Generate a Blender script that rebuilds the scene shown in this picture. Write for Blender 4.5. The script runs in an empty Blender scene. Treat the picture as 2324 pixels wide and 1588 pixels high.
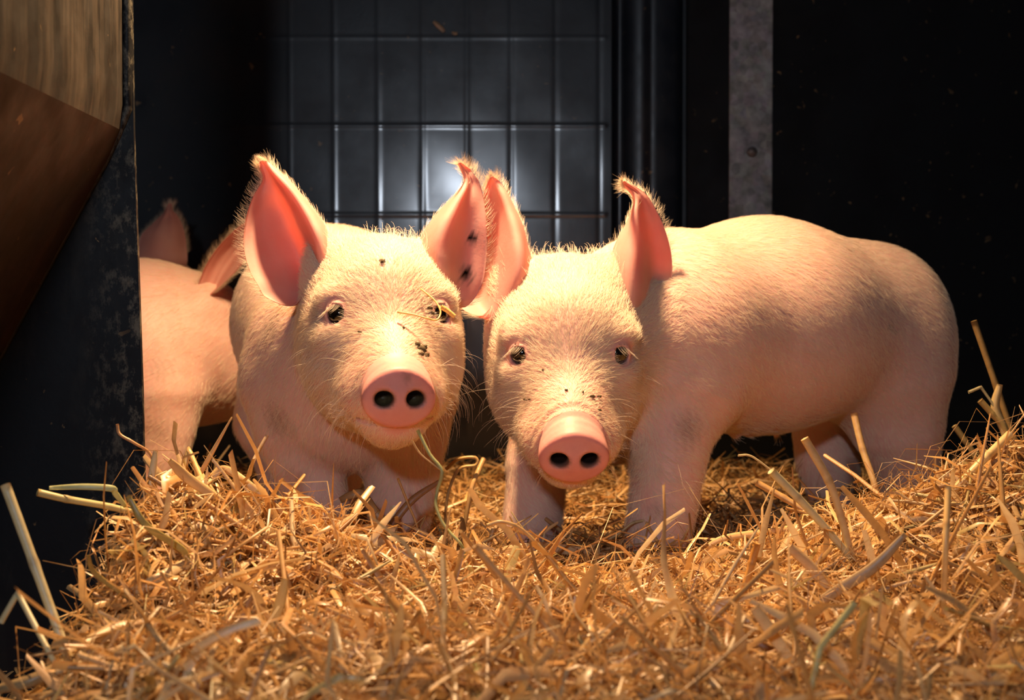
import bpy, bmesh, math, random
import numpy as np
from mathutils import Vector, Matrix

scene = bpy.context.scene
COL = scene.collection
rng = np.random.default_rng(7)
random.seed(7)
RAD = math.radians

# ------------------------------------------------------------------ camera
CZ, PITCH, LENS = 0.27, 1.313, 50.0
F = 2324 * LENS / 36.0
cam_d = bpy.data.cameras.new('camera')
cam_d.lens = LENS; cam_d.sensor_width = 36.0; cam_d.clip_start = 0.02
cam_d.dof.use_dof = True; cam_d.dof.focus_distance = 1.36; cam_d.dof.aperture_fstop = 9.0
cam = bpy.data.objects.new('camera', cam_d); COL.objects.link(cam)
cam.location = (0, 0, CZ); cam.rotation_euler = (RAD(90 - PITCH), 0, 0)
scene.camera = cam

# ------------------------------------------------------------------ world, exposure, lights
w = bpy.data.worlds.new('world'); scene.world = w; w.use_nodes = True
w.node_tree.nodes['Background'].inputs[0].default_value = (0.55, 0.65, 0.85, 1)
w.node_tree.nodes['Background'].inputs[1].default_value = 0.02
vs = scene.view_settings
vs.view_transform = 'Standard'; vs.look = 'None'; vs.gamma = 1.0; vs.exposure = 0.0; vs.use_curve_mapping = False

LAMP = (-0.090, 1.40, 1.13)          # heat lamp bulb
LAMP_POWER, LAMP_COL = 152.0, (1.0, 0.63, 0.32)
DAY_POWER, DAY_COL = 11.5, (0.78, 0.87, 1.0)

def add_light(name, kind, loc, power, color, rot=(0, 0, 0), **kw):
    l = bpy.data.lights.new(name, kind); l.energy = power; l.color = color
    for k, v in kw.items(): setattr(l, k, v)
    o = bpy.data.objects.new(name, l); COL.objects.link(o); o.location = loc; o.rotation_euler = rot
    return o
# daylight from the barn door behind the photographer
add_light('daylight', 'AREA', (-0.21, -1.0, 0.78), DAY_POWER, DAY_COL, (RAD(80), 0, RAD(-3)), shape='DISK', size=0.12)

# ------------------------------------------------------------------ helpers
FW = np.array([0, math.cos(RAD(PITCH)), -math.sin(RAD(PITCH))])
UP = np.array([0, math.sin(RAD(PITCH)), math.cos(RAD(PITCH))])
def P(px, py, d):
    """the world point at depth d (metres along y) that lies along the sight line of photo pixel px, py"""
    r = FW + UP * ((794 - py) / F) + np.array([1.0, 0, 0]) * ((px - 1162) / F)
    return r * (d / r[1]) + np.array([0, 0, CZ])

def tag(o, label=None, cat=None, group=None, kind=None):
    if label: o['label'] = label
    if cat: o['category'] = cat
    if group: o['group'] = group
    if kind: o['kind'] = kind
    return o
def empty(name, loc):
    o = bpy.data.objects.new(name, None); COL.objects.link(o); o.location = loc; o.empty_display_size = 0.02
    return o
def link_mesh(name, me, mats, parent=None):
    o = bpy.data.objects.new(name, me); COL.objects.link(o)
    for m in (mats if isinstance(mats, (list, tuple)) else [mats]): me.materials.append(m)
    if parent is not None:
        o.parent = parent
        o.matrix_parent_inverse = Matrix.Translation(-Vector(parent.location))
    return o
def np_mesh(name, verts, faces, cols=None, matidx=None, smooth=True):
    """verts (n,3); faces (m,4) quads (or (m,3)); cols (n,3) written to the colour attribute 'tint'"""
    me = bpy.data.meshes.new(name)
    verts = np.ascontiguousarray(verts, dtype=np.float32); faces = np.ascontiguousarray(faces, dtype=np.int32)
    n, m, k = len(verts), len(faces), faces.shape[1]
    me.vertices.add(n); me.vertices.foreach_set('co', verts.ravel())
    me.loops.add(m * k); me.loops.foreach_set('vertex_index', faces.ravel())
    me.polygons.add(m); me.polygons.foreach_set('loop_start', np.arange(0, m * k, k, dtype=np.int32))
    if matidx is not None: me.polygons.foreach_set('material_index', np.asarray(matidx, dtype=np.int32))
    me.update(calc_edges=True)
    me.polygons.foreach_set('use_smooth', np.full(m, smooth, dtype=bool))
    if cols is not None:
        a = me.color_attributes.new('tint', 'FLOAT_COLOR', 'POINT')
        c = np.ones((n, 4), dtype=np.float32); c[:, :3] = cols
        a.data.foreach_set('color', c.ravel())
    return me
def bm_mesh(name, bm, smooth=False):
    bmesh.ops.recalc_face_normals(bm, faces=bm.faces)
    me = bpy.data.meshes.new(name); bm.to_mesh(me); bm.free()
    me.polygons.foreach_set('use_smooth', np.full(len(me.polygons), smooth, dtype=bool))
    return me
def bm_box(bm, lo, hi, bevel=0.0, seg=2):
    r = bmesh.ops.create_cube(bm, size=1.0)
    lo, hi = Vector(lo), Vector(hi)
    for v in r['verts']:
        v.co = Vector([(lo[i] + hi[i]) / 2 + v.co[i] * (hi[i] - lo[i]) for i in range(3)])
    if bevel:
        es = list({e for v in r['verts'] for e in v.link_edges})
        bmesh.ops.bevel(bm, geom=es, offset=bevel, segments=seg, affect='EDGES', profile=0.5)
def bm_lathe(bm, prof, loc, n=40, axis='Z'):
    rings = []
    for r, z in prof:
        ring = []
        for i in range(n):
            a = 2 * math.pi * i / n
            p = (r * math.cos(a), r * math.sin(a), z)
            if axis == 'Y': p = (p[0], -p[2], p[1])
            ring.append(bm.verts.new(Vector(loc) + Vector(p)))
        rings.append(ring)
    for a, b in zip(rings, rings[1:]):
        for i in range(n):
            bm.faces.new((a[i], a[(i + 1) % n], b[(i + 1) % n], b[i]))
    for ring in (rings[0], rings[-1]): bm.faces.new(ring)

# ---- materials
def new_mat(name):
    m = bpy.data.materials.new(name); m.use_nodes = True
    nt = m.node_tree; b = nt.nodes['Principled BSDF']
    return m, nt, b
def N(nt, t, **kw):
    n = nt.nodes.new(t)
    for k, v in kw.items():
        if k in n.inputs.keys() if isinstance(k, str) else False: n.inputs[k].default_value = v
        else: setattr(n, k, v)
    return n
def noise(nt, scale, detail=4, rough=0.55, stretch=None, coord='Object', distortion=0.0):
    tc = nt.nodes.new('ShaderNodeTexCoord')
    n = nt.nodes.new('ShaderNodeTexNoise'); n.inputs['Scale'].default_value = scale
    n.inputs['Detail'].default_value = detail; n.inputs['Roughness'].default_value = rough
    n.inputs['Distortion'].default_value = distortion
    if stretch:
        mp = nt.nodes.new('ShaderNodeMapping'); mp.inputs['Scale'].default_value = stretch
        nt.links.new(tc.outputs[coord], mp.inputs[0]); nt.links.new(mp.outputs[0], n.inputs['Vector'])
    else: nt.links.new(tc.outputs[coord], n.inputs['Vector'])
    return n.outputs['Fac']
def ramp(nt, fac, stops):
    r = nt.nodes.new('ShaderNodeValToRGB'); e = r.color_ramp.elements
    e[0].position, e[0].color = stops[0][0], (*stops[0][1], 1)
    e[1].position, e[1].color = stops[-1][0], (*stops[-1][1], 1)
    for p, c in stops[1:-1]:
        x = e.new(p); x.color = (*c, 1)
    nt.links.new(fac, r.inputs[0]); return r.outputs[0]
def mix(nt, fac, a, b, mode='MIX'):
    m = nt.nodes.new('ShaderNodeMix'); m.data_type = 'RGBA'; m.blend_type = mode
    for s, i in ((fac, 0), (a, 6), (b, 7)):
        if hasattr(s, 'is_linked') or hasattr(s, 'links'): nt.links.new(s, m.inputs[i])
        elif i == 0: m.inputs[0].default_value = s
        else: m.inputs[i].default_value = (*s, 1)
    return m.outputs[2]
def bump(nt, b, height, strength, dist=0.002):
    n = nt.nodes.new('ShaderNodeBump'); n.inputs['Strength'].default_value = strength; n.inputs['Distance'].default_value = dist
    nt.links.new(height, n.inputs['Height']); nt.links.new(n.outputs[0], b.inputs['Normal'])

def plastic(name, base, dirt, dirt_lo=0.55, dirt_hi=0.75, rough=0.3, stretch=None, scale=14, specks=True):
    m, nt, b = new_mat(name)
    n1 = noise(nt, scale, 6, 0.65, stretch)
    c = mix(nt, ramp(nt, n1, [(dirt_lo, (0, 0, 0)), (dirt_hi, (1, 1, 1))]), base, dirt)
    if specks:
        n2 = noise(nt, 75, 2, 0.5, distortion=0.6)
        n3 = noise(nt, 7, 2, 0.5)
        sp = nt.nodes.new('ShaderNodeMath'); sp.operation = 'MULTIPLY'
        s1 = ramp(nt, n2, [(0.70, (0, 0, 0)), (0.73, (1, 1, 1))]); s2 = ramp(nt, n3, [(0.47, (0, 0, 0)), (0.56, (1, 1, 1))])
        nt.links.new(s1, sp.inputs[0]); nt.links.new(s2, sp.inputs[1])
        c = mix(nt, sp.outputs[0], c, (0.20, 0.13, 0.06))
    nt.links.new(c, b.inputs['Base Color'])
    r = ramp(nt, noise(nt, scale * 1.7, 5, 0.6), [(0.3, (rough - 0.06,) * 3), (0.7, (rough + 0.14,) * 3)])
    nt.links.new(r, b.inputs['Roughness'])
    bump(nt, b, noise(nt, 160, 3, 0.6), 0.12, 0.001)
    return m

M_wall = plastic('black_plastic_wall', (0.006, 0.0075, 0.012), (0.015, 0.013, 0.011), 0.52, 0.75, rough=0.36, scale=5)
_b = M_wall.node_tree.nodes['Principled BSDF']; _b.inputs['Coat Weight'].default_value = 0.7; _b.inputs['Coat Roughness'].default_value = 0.15; _b.inputs['Specular IOR Level'].default_value = 0.35
M_wall2 = plastic('black_rubber_wall', (0.004, 0.0045, 0.006), (0.008, 0.007, 0.006), rough=0.6, scale=6)
M_wall2.node_tree.nodes['Principled BSDF'].inputs['Specular IOR Level'].default_value = 0.2
M_floor = plastic('dark_floor', (0.010, 0.008, 0.006), (0.03, 0.02, 0.012), rough=0.7, scale=10)
M_gusset = plastic('scuffed_plastic', (0.0035, 0.0045, 0.007), (0.020, 0.019, 0.017), 0.55, 0.80, rough=0.5, scale=22, stretch=(1, 1, 0.35))
def scuffs(m):                       # pale scuffs where the animals rub past the free edge
    nt = m.node_tree; b = nt.nodes['Principled BSDF']; old = b.inputs['Base Color'].links[0].from_socket
    tc = nt.nodes.new('ShaderNodeTexCoord'); sx = nt.nodes.new('ShaderNodeSeparateXYZ'); nt.links.new(tc.outputs['Object'], sx.inputs[0])
    mr = nt.nodes.new('ShaderNodeMapRange'); mr.inputs[1].default_value = -0.395; mr.inputs[2].default_value = -0.335; nt.links.new(sx.outputs[0], mr.inputs[0])
    n = ramp(nt, noise(nt, 95, 5, 0.75, (1, 1, 0.6)), [(0.50, (0, 0, 0)), (0.66, (1, 1, 1))])
    mm = nt.nodes.new('ShaderNodeMath'); mm.operation = 'MULTIPLY'; nt.links.new(mr.outputs[0], mm.inputs[0]); nt.links.new(n, mm.inputs[1])
    nt.links.new(mix(nt, mm.outputs[0], old, (0.14, 0.13, 0.10)), b.inputs['Base Color'])
    b.inputs['Specular IOR Level'].default_value = 0.22
scuffs(M_gusset)
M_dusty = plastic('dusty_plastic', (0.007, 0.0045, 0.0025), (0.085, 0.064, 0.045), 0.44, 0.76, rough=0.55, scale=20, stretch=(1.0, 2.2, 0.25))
M_under = plastic('bounce_tinted_plastic', (0.009, 0.004, 0.002), (0.030, 0.011, 0.0045), 0.45, 0.75, rough=0.6, scale=16, stretch=(1, 2, 0.4))  # warm bounce off the straw painted into the black plastic as reddish brown

def metal(name, c0, c1, rough=0.45, scale=60, metallic=0.85):
    m, nt, b = new_mat(name)
    v = nt.nodes.new('ShaderNodeTexVoronoi'); v.inputs['Scale'].default_value = scale * 1.5
    tc = nt.nodes.new('ShaderNodeTexCoord'); nt.links.new(tc.outputs['Object'], v.inputs['Vector'])
    c = mix(nt, 0.45, ramp(nt, noise(nt, scale * 0.7, 5, 0.65), [(0.35, c0), (0.65, c1)]), v.outputs['Color'], 'SOFT_LIGHT')
    s = nt.nodes.new('ShaderNodeHueSaturation'); s.inputs['Saturation'].default_value = 0.22; nt.links.new(c, s.inputs['Color'])
    nt.links.new(s.outputs[0], b.inputs['Base Color'])
    b.inputs['Metallic'].default_value = metallic; b.inputs['Roughness'].default_value = rough
    bump(nt, b, noise(nt, scale, 4), 0.15, 0.001)
    return m
M_galv = metal('galvanised_steel', (0.13, 0.14, 0.135), (0.30, 0.32, 0.31), 0.55, 45, 0.4)
M_rust = metal('rusty_bolt', (0.10, 0.045, 0.02), (0.28, 0.15, 0.09), 0.6, 160, 0.4)
M_shade = metal('lamp_shade_metal', (0.10, 0.03, 0.018), (0.16, 0.05, 0.03), 0.4, 30, 0.5)

def skin_mat(name, ear=False):
    m, nt, b = new_mat(name)
    at = nt.nodes.new('ShaderNodeAttribute'); at.attribute_name = 'tint'
    n1 = noise(nt, 38, 5, 0.6); n2 = noise(nt, 260, 3, 0.6)
    c = mix(nt, 0.5, at.outputs['Color'], ramp(nt, n1, [(0.3, (0.36, 0.34, 0.34)), (0.7, (0.58, 0.56, 0.55))]), 'OVERLAY')
    mud = ramp(nt, noise(nt, 17, 6, 0.7), [(0.665, (0, 0, 0)), (0.76, (1, 1, 1))])
    mm = nt.nodes.new('ShaderNodeMath'); mm.operation = 'MULTIPLY'; mm.inputs[1].default_value = 0.0 if ear else 0.55
    nt.links.new(mud, mm.inputs[0])
    c = mix(nt, mm.outputs[0], c, (0.20, 0.12, 0.075))
    nt.links.new(c, b.inputs['Base Color'])
    b.inputs['Roughness'].default_value = 0.5
    b.inputs['Specular IOR Level'].default_value = 0.35
    b.inputs['Subsurface Weight'].default_value = 0.35
    b.inputs['Subsurface Radius'].default_value = (1.0, 0.32, 0.18)
    b.inputs['Subsurface Scale'].default_value = 0.008
    bump(nt, b, n2, 0.18, 0.001)
    if ear:
        b.inputs['Subsurface Weight'].default_value = 0.0
        tr = nt.nodes.new('ShaderNodeBsdfTranslucent')
        tc = mix(nt, 1.0, c, (1.0, 0.64, 0.50), 'MULTIPLY'); nt.links.new(tc, tr.inputs[0])
        ms = nt.nodes.new('ShaderNodeMixShader'); ms.inputs[0].default_value = 0.46
        nt.links.new(b.outputs[0], ms.inputs[1]); nt.links.new(tr.outputs[0], ms.inputs[2])
        nt.links.new(ms.outputs[0], nt.nodes['Material Output'].inputs['Surface'])
    return m
M_skin = skin_mat('pig_skin'); M_ear = skin_mat('pig_ear_skin', True)

def simple(name, col, rough=0.5, **kw):
    m, nt, b = new_mat(name)
    b.inputs['Base Color'].default_value = (*col, 1); b.inputs['Roughness'].default_value = rough
    for k, v in kw.items(): b.inputs[k].default_value = v
    return m
M_eye = simple('dark_eye', (0.006, 0.004, 0.003), 0.04, **{'Coat Weight': 1.0, 'Coat Roughness': 0.02})
M_hair = simple('pale_bristle', (0.90, 0.77, 0.60), 0.4)
M_dirt = simple('dried_mud', (0.035, 0.018, 0.010), 0.9)
M_fleck = simple('mud_crumb', (0.10, 0.066, 0.030), 0.9)
M_bulb, _nt, _b = new_mat('heat_bulb_glass')
_b.inputs['Emission Color'].default_value = (*LAMP_COL, 1); _b.inputs['Emission Strength'].default_value = 6.0

def straw_mat():
    m, nt, b = new_mat('straw')
    at = nt.nodes.new('ShaderNodeAttribute'); at.attribute_name = 'tint'
    c = mix(nt, 0.35, at.outputs['Color'], ramp(nt, noise(nt, 120, 4, 0.6), [(0.3, (0.25, 0.22, 0.20)), (0.7, (0.72, 0.70, 0.68))]), 'OVERLAY')
    nt.links.new(c, b.inputs['Base Color'])
    b.inputs['Roughness'].default_value = 0.38; b.inputs['Specular IOR Level'].default_value = 0.55
    tr = nt.nodes.new('ShaderNodeBsdfTranslucent'); nt.links.new(c, tr.inputs[0])
    ms = nt.nodes.new('ShaderNodeMixShader'); ms.inputs[0].default_value = 0.22
    nt.links.new(b.outputs[0], ms.inputs[1]); nt.links.new(tr.outputs[0], ms.inputs[2])
    nt.links.new(ms.outputs[0], nt.nodes['Material Output'].inputs['Surface'])
    return m
M_straw = straw_mat()
M_bed = plastic('packed_straw', (0.10, 0.05, 0.016), (0.24, 0.13, 0.045), 0.4, 0.7, rough=0.8, scale=40, specks=False)

# ------------------------------------------------------------------ the pen
WALL_Y, FLOOR_Z = 2.60, -0.14
def struct(name, me, mat):
    return tag(link_mesh(name, me, mat), kind='structure')
bm = bmesh.new(); bm_box(bm, (-1.5, -0.6, FLOOR_Z - 0.05), (1.5, WALL_Y + 0.05, FLOOR_Z))
struct('floor', bm_mesh('floor', bm), M_floor)
# back wall with a moulded grid: a height field of shallow ribs and grooves
def wall_back():
    px = lambda x: (x - 1162) / F * WALL_Y
    pz = lambda y: P(1162, y, WALL_Y)[2]
    xs = np.unique(np.concatenate([np.linspace(-1.5, 1.5, 60)] + [np.linspace(px(c) - 0.013, px(c) + 0.013, 15) for c in (560, 660, 760, 860, 960, 1060, 1160, 1260, 1360)]))
    zs = np.unique(np.concatenate([np.linspace(FLOOR_Z, 1.5, 40)] + [np.linspace(pz(c) - 0.012, pz(c) + 0.012, 15) for c in (-115, 85, 285, 487, 690)]))
    X, Z = np.meshgrid(xs, zs)
    Y = np.full_like(X, WALL_Y)
    inside = ((X > px(545)) & (X < px(1375))).astype(float)
    for i, c in enumerate((760, 860, 960, 1060, 1160, 1260, 1360)):
        a = 0.0004 if c < 1100 else -0.0004
        Y -= a * np.exp(-((X - px(c)) / 0.0048) ** 2)
    for c in (560, 660): Y -= 0.0003 * np.exp(-((X - px(c)) / 0.0042) ** 2)
    for c in (-115, 85, 285, 487, 690):
        Y -= inside * (0.0006 if c > 100 else 0.00025) * np.exp(-((Z - pz(c)) / 0.0038) ** 2)
    # the sheet is slightly wavy
    Y += 0.0005 * np.sin(X * 19 + 1.0) * np.sin(Z * 13) + 0.00025 * np.sin(X * 41 + Z * 29)
    n, m = X.shape
    v = np.stack([X, Y, Z], -1).reshape(-1, 3)
    idx = np.arange(n * m).reshape(n, m)
    f = np.stack([idx[:-1, :-1], idx[:-1, 1:], idx[1:, 1:], idx[1:, :-1]], -1).reshape(-1, 4)
    return np_mesh('wall_back', v, f)
struct('wall_back', wall_back(), M_wall)
bm = bmesh.new(); bm_box(bm, (1.5, -0.6, FLOOR_Z), (1.55, WALL_Y + 0.05, 1.5)); struct('wall_right', bm_mesh('wr', bm), M_wall2)
bm = bmesh.new(); bm_box(bm, (-1.55, -0.6, FLOOR_Z), (-1.5, WALL_Y + 0.05, 1.5)); struct('wall_left', bm_mesh('wl', bm), M_wall2)
# upright moulded rail (two rounded ribs) and the black board right of it
def rail():
    px = lambda x: (x - 1162) / F * (WALL_Y - 0.02)
    prof = [(1388, 0.0), (1390, .010), (1394, .017), (1400, .021), (1408, .0225), (1416, .020), (1430, .016), (1450, .016), (1464, .018), (1472, .0235), (1480, .025),
            (1490, .0245), (1510, .022), (1530, .019), (1545, .016), (1549, .010), (1551, 0.0)]
    bm = bmesh.new(); rows = []
    for z in (FLOOR_Z, 1.5):
        rows.append([bm.verts.new((px(x), WALL_Y - d, z)) for x, d in prof])
    for i in range(len(prof) - 1): bm.faces.new((rows[0][i], rows[0][i + 1], rows[1][i + 1], rows[1][i]))
    return bm_mesh('rail', bm, True)
M_rail = plastic('dark_blue_plastic_rail', (0.006, 0.009, 0.015), (0.015, 0.015, 0.015), rough=0.33, scale=8)
struct('trim_1', rail(), M_rail)
bm = bmesh.new(); bm_box(bm, (P(1556, 0, WALL_Y)[0], WALL_Y - 0.022, FLOOR_Z), (1.5, WALL_Y - 0.004, 1.5), 0.004)
struct('trim_2', bm_mesh('board', bm), M_wall2)

# galvanised strip with its bolt
x0, x1 = P(1656, 0, WALL_Y - 0.03)[0], P(1755, 0, WALL_Y - 0.03)[0]
st = empty('metal_strip', ((x0 + x1) / 2, WALL_Y - 0.022, FLOOR_Z))
tag(st, 'upright galvanised steel strip bolted to the black back wall', 'metal strip')
bm = bmesh.new(); bm_box(bm, (x0, WALL_Y - 0.030, 0.30), (x1, WALL_Y - 0.022, 1.45), 0.002)
link_mesh('strip', bm_mesh('strip', bm), M_galv, st)
for py in (345,):
    c = P(1707, py, WALL_Y - 0.030)
    bm = bmesh.new(); bm_lathe(bm, [(0.0001, 0.0075), (0.004, 0.007), (0.0075, 0.005), (0.0095, 0.002), (0.0098, 0.0)], c, 24, 'Y')
    tag(link_mesh('bolt', bm_mesh('bolt', bm, True), M_rust, st), 'rusty round bolt head')

# ------------------------------------------------------------------ black partition at the left
def grid_mesh(name, rows, thick_dir=None):
    bm = bmesh.new(); vv = [[bm.verts.new(p) for p in r] for r in rows]
    for a, b in zip(vv, vv[1:]):
        for i in range(len(a) - 1): bm.faces.new((a[i], a[i + 1], b[i + 1], b[i]))
    return bm_mesh(name, bm, True)
part = empty('plastic_partition', (-0.45, 1.0, FLOOR_Z))
tag(part, 'scuffed black plastic partition with undercut side standing in front of the hidden piglets', 'partition')
PX, PE, FOLD = -0.352, 1.300, 0.440
def wall_x(z):                       # side profile: upright above the fold, rounded over and undercut below it
    if z > FOLD + 0.02: return PX
    t = FOLD + 0.02 - z
    return PX - (0.55 * t * t / 0.04 * 0.5 if t < 0.04 else 0.55 * (t - 0.02))
ys = np.linspace(0.30, PE - 0.004, 24)
zs_top = np.linspace(1.0, FOLD - 0.0, 26); zs_low = np.linspace(FOLD - 0.0, FLOOR_Z, 26)
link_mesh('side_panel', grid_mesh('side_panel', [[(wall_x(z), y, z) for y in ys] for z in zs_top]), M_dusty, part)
tag(link_mesh('undercut_panel', grid_mesh('undercut_panel', [[(wall_x(z), y, z) for y in ys] for z in zs_low]), M_under, part), 'undercut panel with reddish straw bounce painted in')
# end plate facing the photographer: a folded triangular gusset below, a narrow flange above
bm = bmesh.new()
outline = [(PX + 0.006, 1.0), (PX + 0.0065, 0.60), (PX + 0.008, FOLD), (PX + 0.0145, 0.20), (PX + 0.020, FLOOR_Z)]
inner = [(PX - 0.006, 1.0), (PX - 0.006, 0.60), (PX - 0.007, FOLD), (wall_x(0.20) - 0.02, 0.20), (wall_x(FLOOR_Z) - 0.02, FLOOR_Z)]
def densify(pl, n=12):
    out = []
    for a, b in zip(pl, pl[1:]):
        for i in range(n): out.append(tuple(np.array(a) + (np.array(b) - np.array(a)) * i / n))
    return out + [pl[-1]]
O, I = densify(outline), densify(inner)
th = 0.006
front = [[bm.verts.new((x0_ + (x1_ - x0_) * t, PE - 0.003 - 0.0, z0_ + (z1_ - z0_) * t)) for t in np.linspace(0, 1, 9)] for (x0_, z0_), (x1_, z1_) in zip(O, I)]
for a, b in zip(front, front[1:]):
    for i in range(8): bm.faces.new((a[i], a[i + 1], b[i + 1], b[i]))
r = bmesh.ops.extrude_face_region(bm, geom=bm.faces[:])
for g in r['geom']:
    if isinstance(g, bmesh.types.BMVert): g.co.y += th
link_mesh('end_plate', bm_mesh('end_plate', bm, False), M_gusset, part)
# rolled ridge that runs down the fold between end plate and undercut
def tube(bm, pts, rad, n=8, cap=True):
    pts = [Vector(p) for p in pts]; rings = []
    for i, p in enumerate(pts):
        t = (pts[min(i + 1, len(pts) - 1)] - pts[max(i - 1, 0)]).normalized()
        a = t.cross(Vector((0, 0.3, 1))).normalized(); b = t.cross(a)
        r = rad[i] if isinstance(rad, (list, tuple, np.ndarray)) else rad
        rings.append([bm.verts.new(p + (a * math.cos(2 * math.pi * k / n) + b * math.sin(2 * math.pi * k / n)) * r) for k in range(n)])
    for a, b in zip(rings, rings[1:]):
        for k in range(n): bm.faces.new((a[k], a[(k + 1) % n], b[(k + 1) % n], b[k]))
    if cap:
        bm.faces.new(rings[0]); bm.faces.new(rings[-1][::-1])
bm = bmesh.new()
tube(bm, [(wall_x(z) - 0.003 + (0.006 if z >= FOLD else 0), PE - 0.004, z) for z in np.linspace(0.99, FLOOR_Z, 50)], 0.0045, 10)
link_mesh('rolled_edge', bm_mesh('rolled_edge', bm, True), M_gusset, part)

# ------------------------------------------------------------------ heat lamp
lamp = empty('heat_lamp', (LAMP[0], LAMP[1], LAMP[2] + 0.3))
tag(lamp, 'heat lamp with dark red metal shade hanging above the two front piglets', 'lamp')
bm = bmesh.new()
prof = [(0.106, -0.066), (0.103, -0.03), (0.098, -0.005), (0.088, 0.03), (0.066, 0.066), (0.040, 0.09), (0.028, 0.10), (0.028, 0.16), (0.010, 0.165)]
n = 48; rings = []
full = prof + [(r - 0.002, z - 0.001) for r, z in prof[::-1]]
for r, z in full:
    rings.append([bm.verts.new((LAMP[0] + r * math.cos(2 * math.pi * i / n), LAMP[1] + r * math.sin(2 * math.pi * i / n), LAMP[2] + z)) for i in range(n)])
for a, b in zip(rings, rings[1:]):
    for i in range(n): bm.faces.new((a[i], a[(i + 1) % n], b[(i + 1) % n], b[i]))
a, b = rings[-1], rings[0]
for i in range(n): bm.faces.new((a[i], a[(i + 1) % n], b[(i + 1) % n], b[i]))
link_mesh('shade', bm_mesh('shade', bm, True), M_shade, lamp)
bm = bmesh.new(); bm_lathe(bm, [(0.001, -0.012), (0.018, -0.009), (0.028, 0.004), (0.030, 0.018), (0.024, 0.04), (0.014, 0.06), (0.013, 0.095)], (LAMP[0], LAMP[1], LAMP[2] + 0.012), 28)
bulb = link_mesh('bulb', bm_mesh('bulb', bm, True), M_bulb, lamp)
bm = bmesh.new(); tube(bm, [(LAMP[0], LAMP[1], LAMP[2] + 0.16 + t) for t in np.linspace(0, 0.7, 8)], 0.004, 8)
link_mesh('cord', bm_mesh('cord', bm, True), M_wall2, lamp)
add_light('heat_lamp_light', 'SPOT', (LAMP[0], LAMP[1], LAMP[2] - 0.032), LAMP_POWER, LAMP_COL, (RAD(4), 0, 0), shadow_soft_size=0.035, spot_size=RAD(114), spot_blend=1.0)

# ------------------------------------------------------------------ distance-field modelling for the piglets
def smin(a, b, k):
    if k <= 0: return np.minimum(a, b)
    h = np.maximum(k - np.abs(a - b), 0) / k
    return np.minimum(a, b) - h * h * k * 0.25
def smax(a, b, k): return -smin(-a, -b, k)
def d_cone(p, a, b, ra, rb):
    a = np.asarray(a, np.float32); b = np.asarray(b, np.float32)
    ba = b - a; l2 = float(ba @ ba); rr = ra - rb
    t = np.clip(((p - a) @ ba) / l2, 0, 1)
    q = p - a - t[:, None] * ba
    return np.sqrt((q * q).sum(1)) - (ra + (rb - ra) * t)
def d_ell(p, c, r, R=None):
    q = p - np.asarray(c, np.float32)
    if R is not None: q = q @ np.asarray(R, np.float32)
    r = np.asarray(r, np.float32)
    k0 = np.sqrt(((q / r) ** 2).sum(1)); k1 = np.sqrt(((q / (r * r)) ** 2).sum(1))
    return k0 * (k0 - 1.0) / np.maximum(k1, 1e-6)

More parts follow.
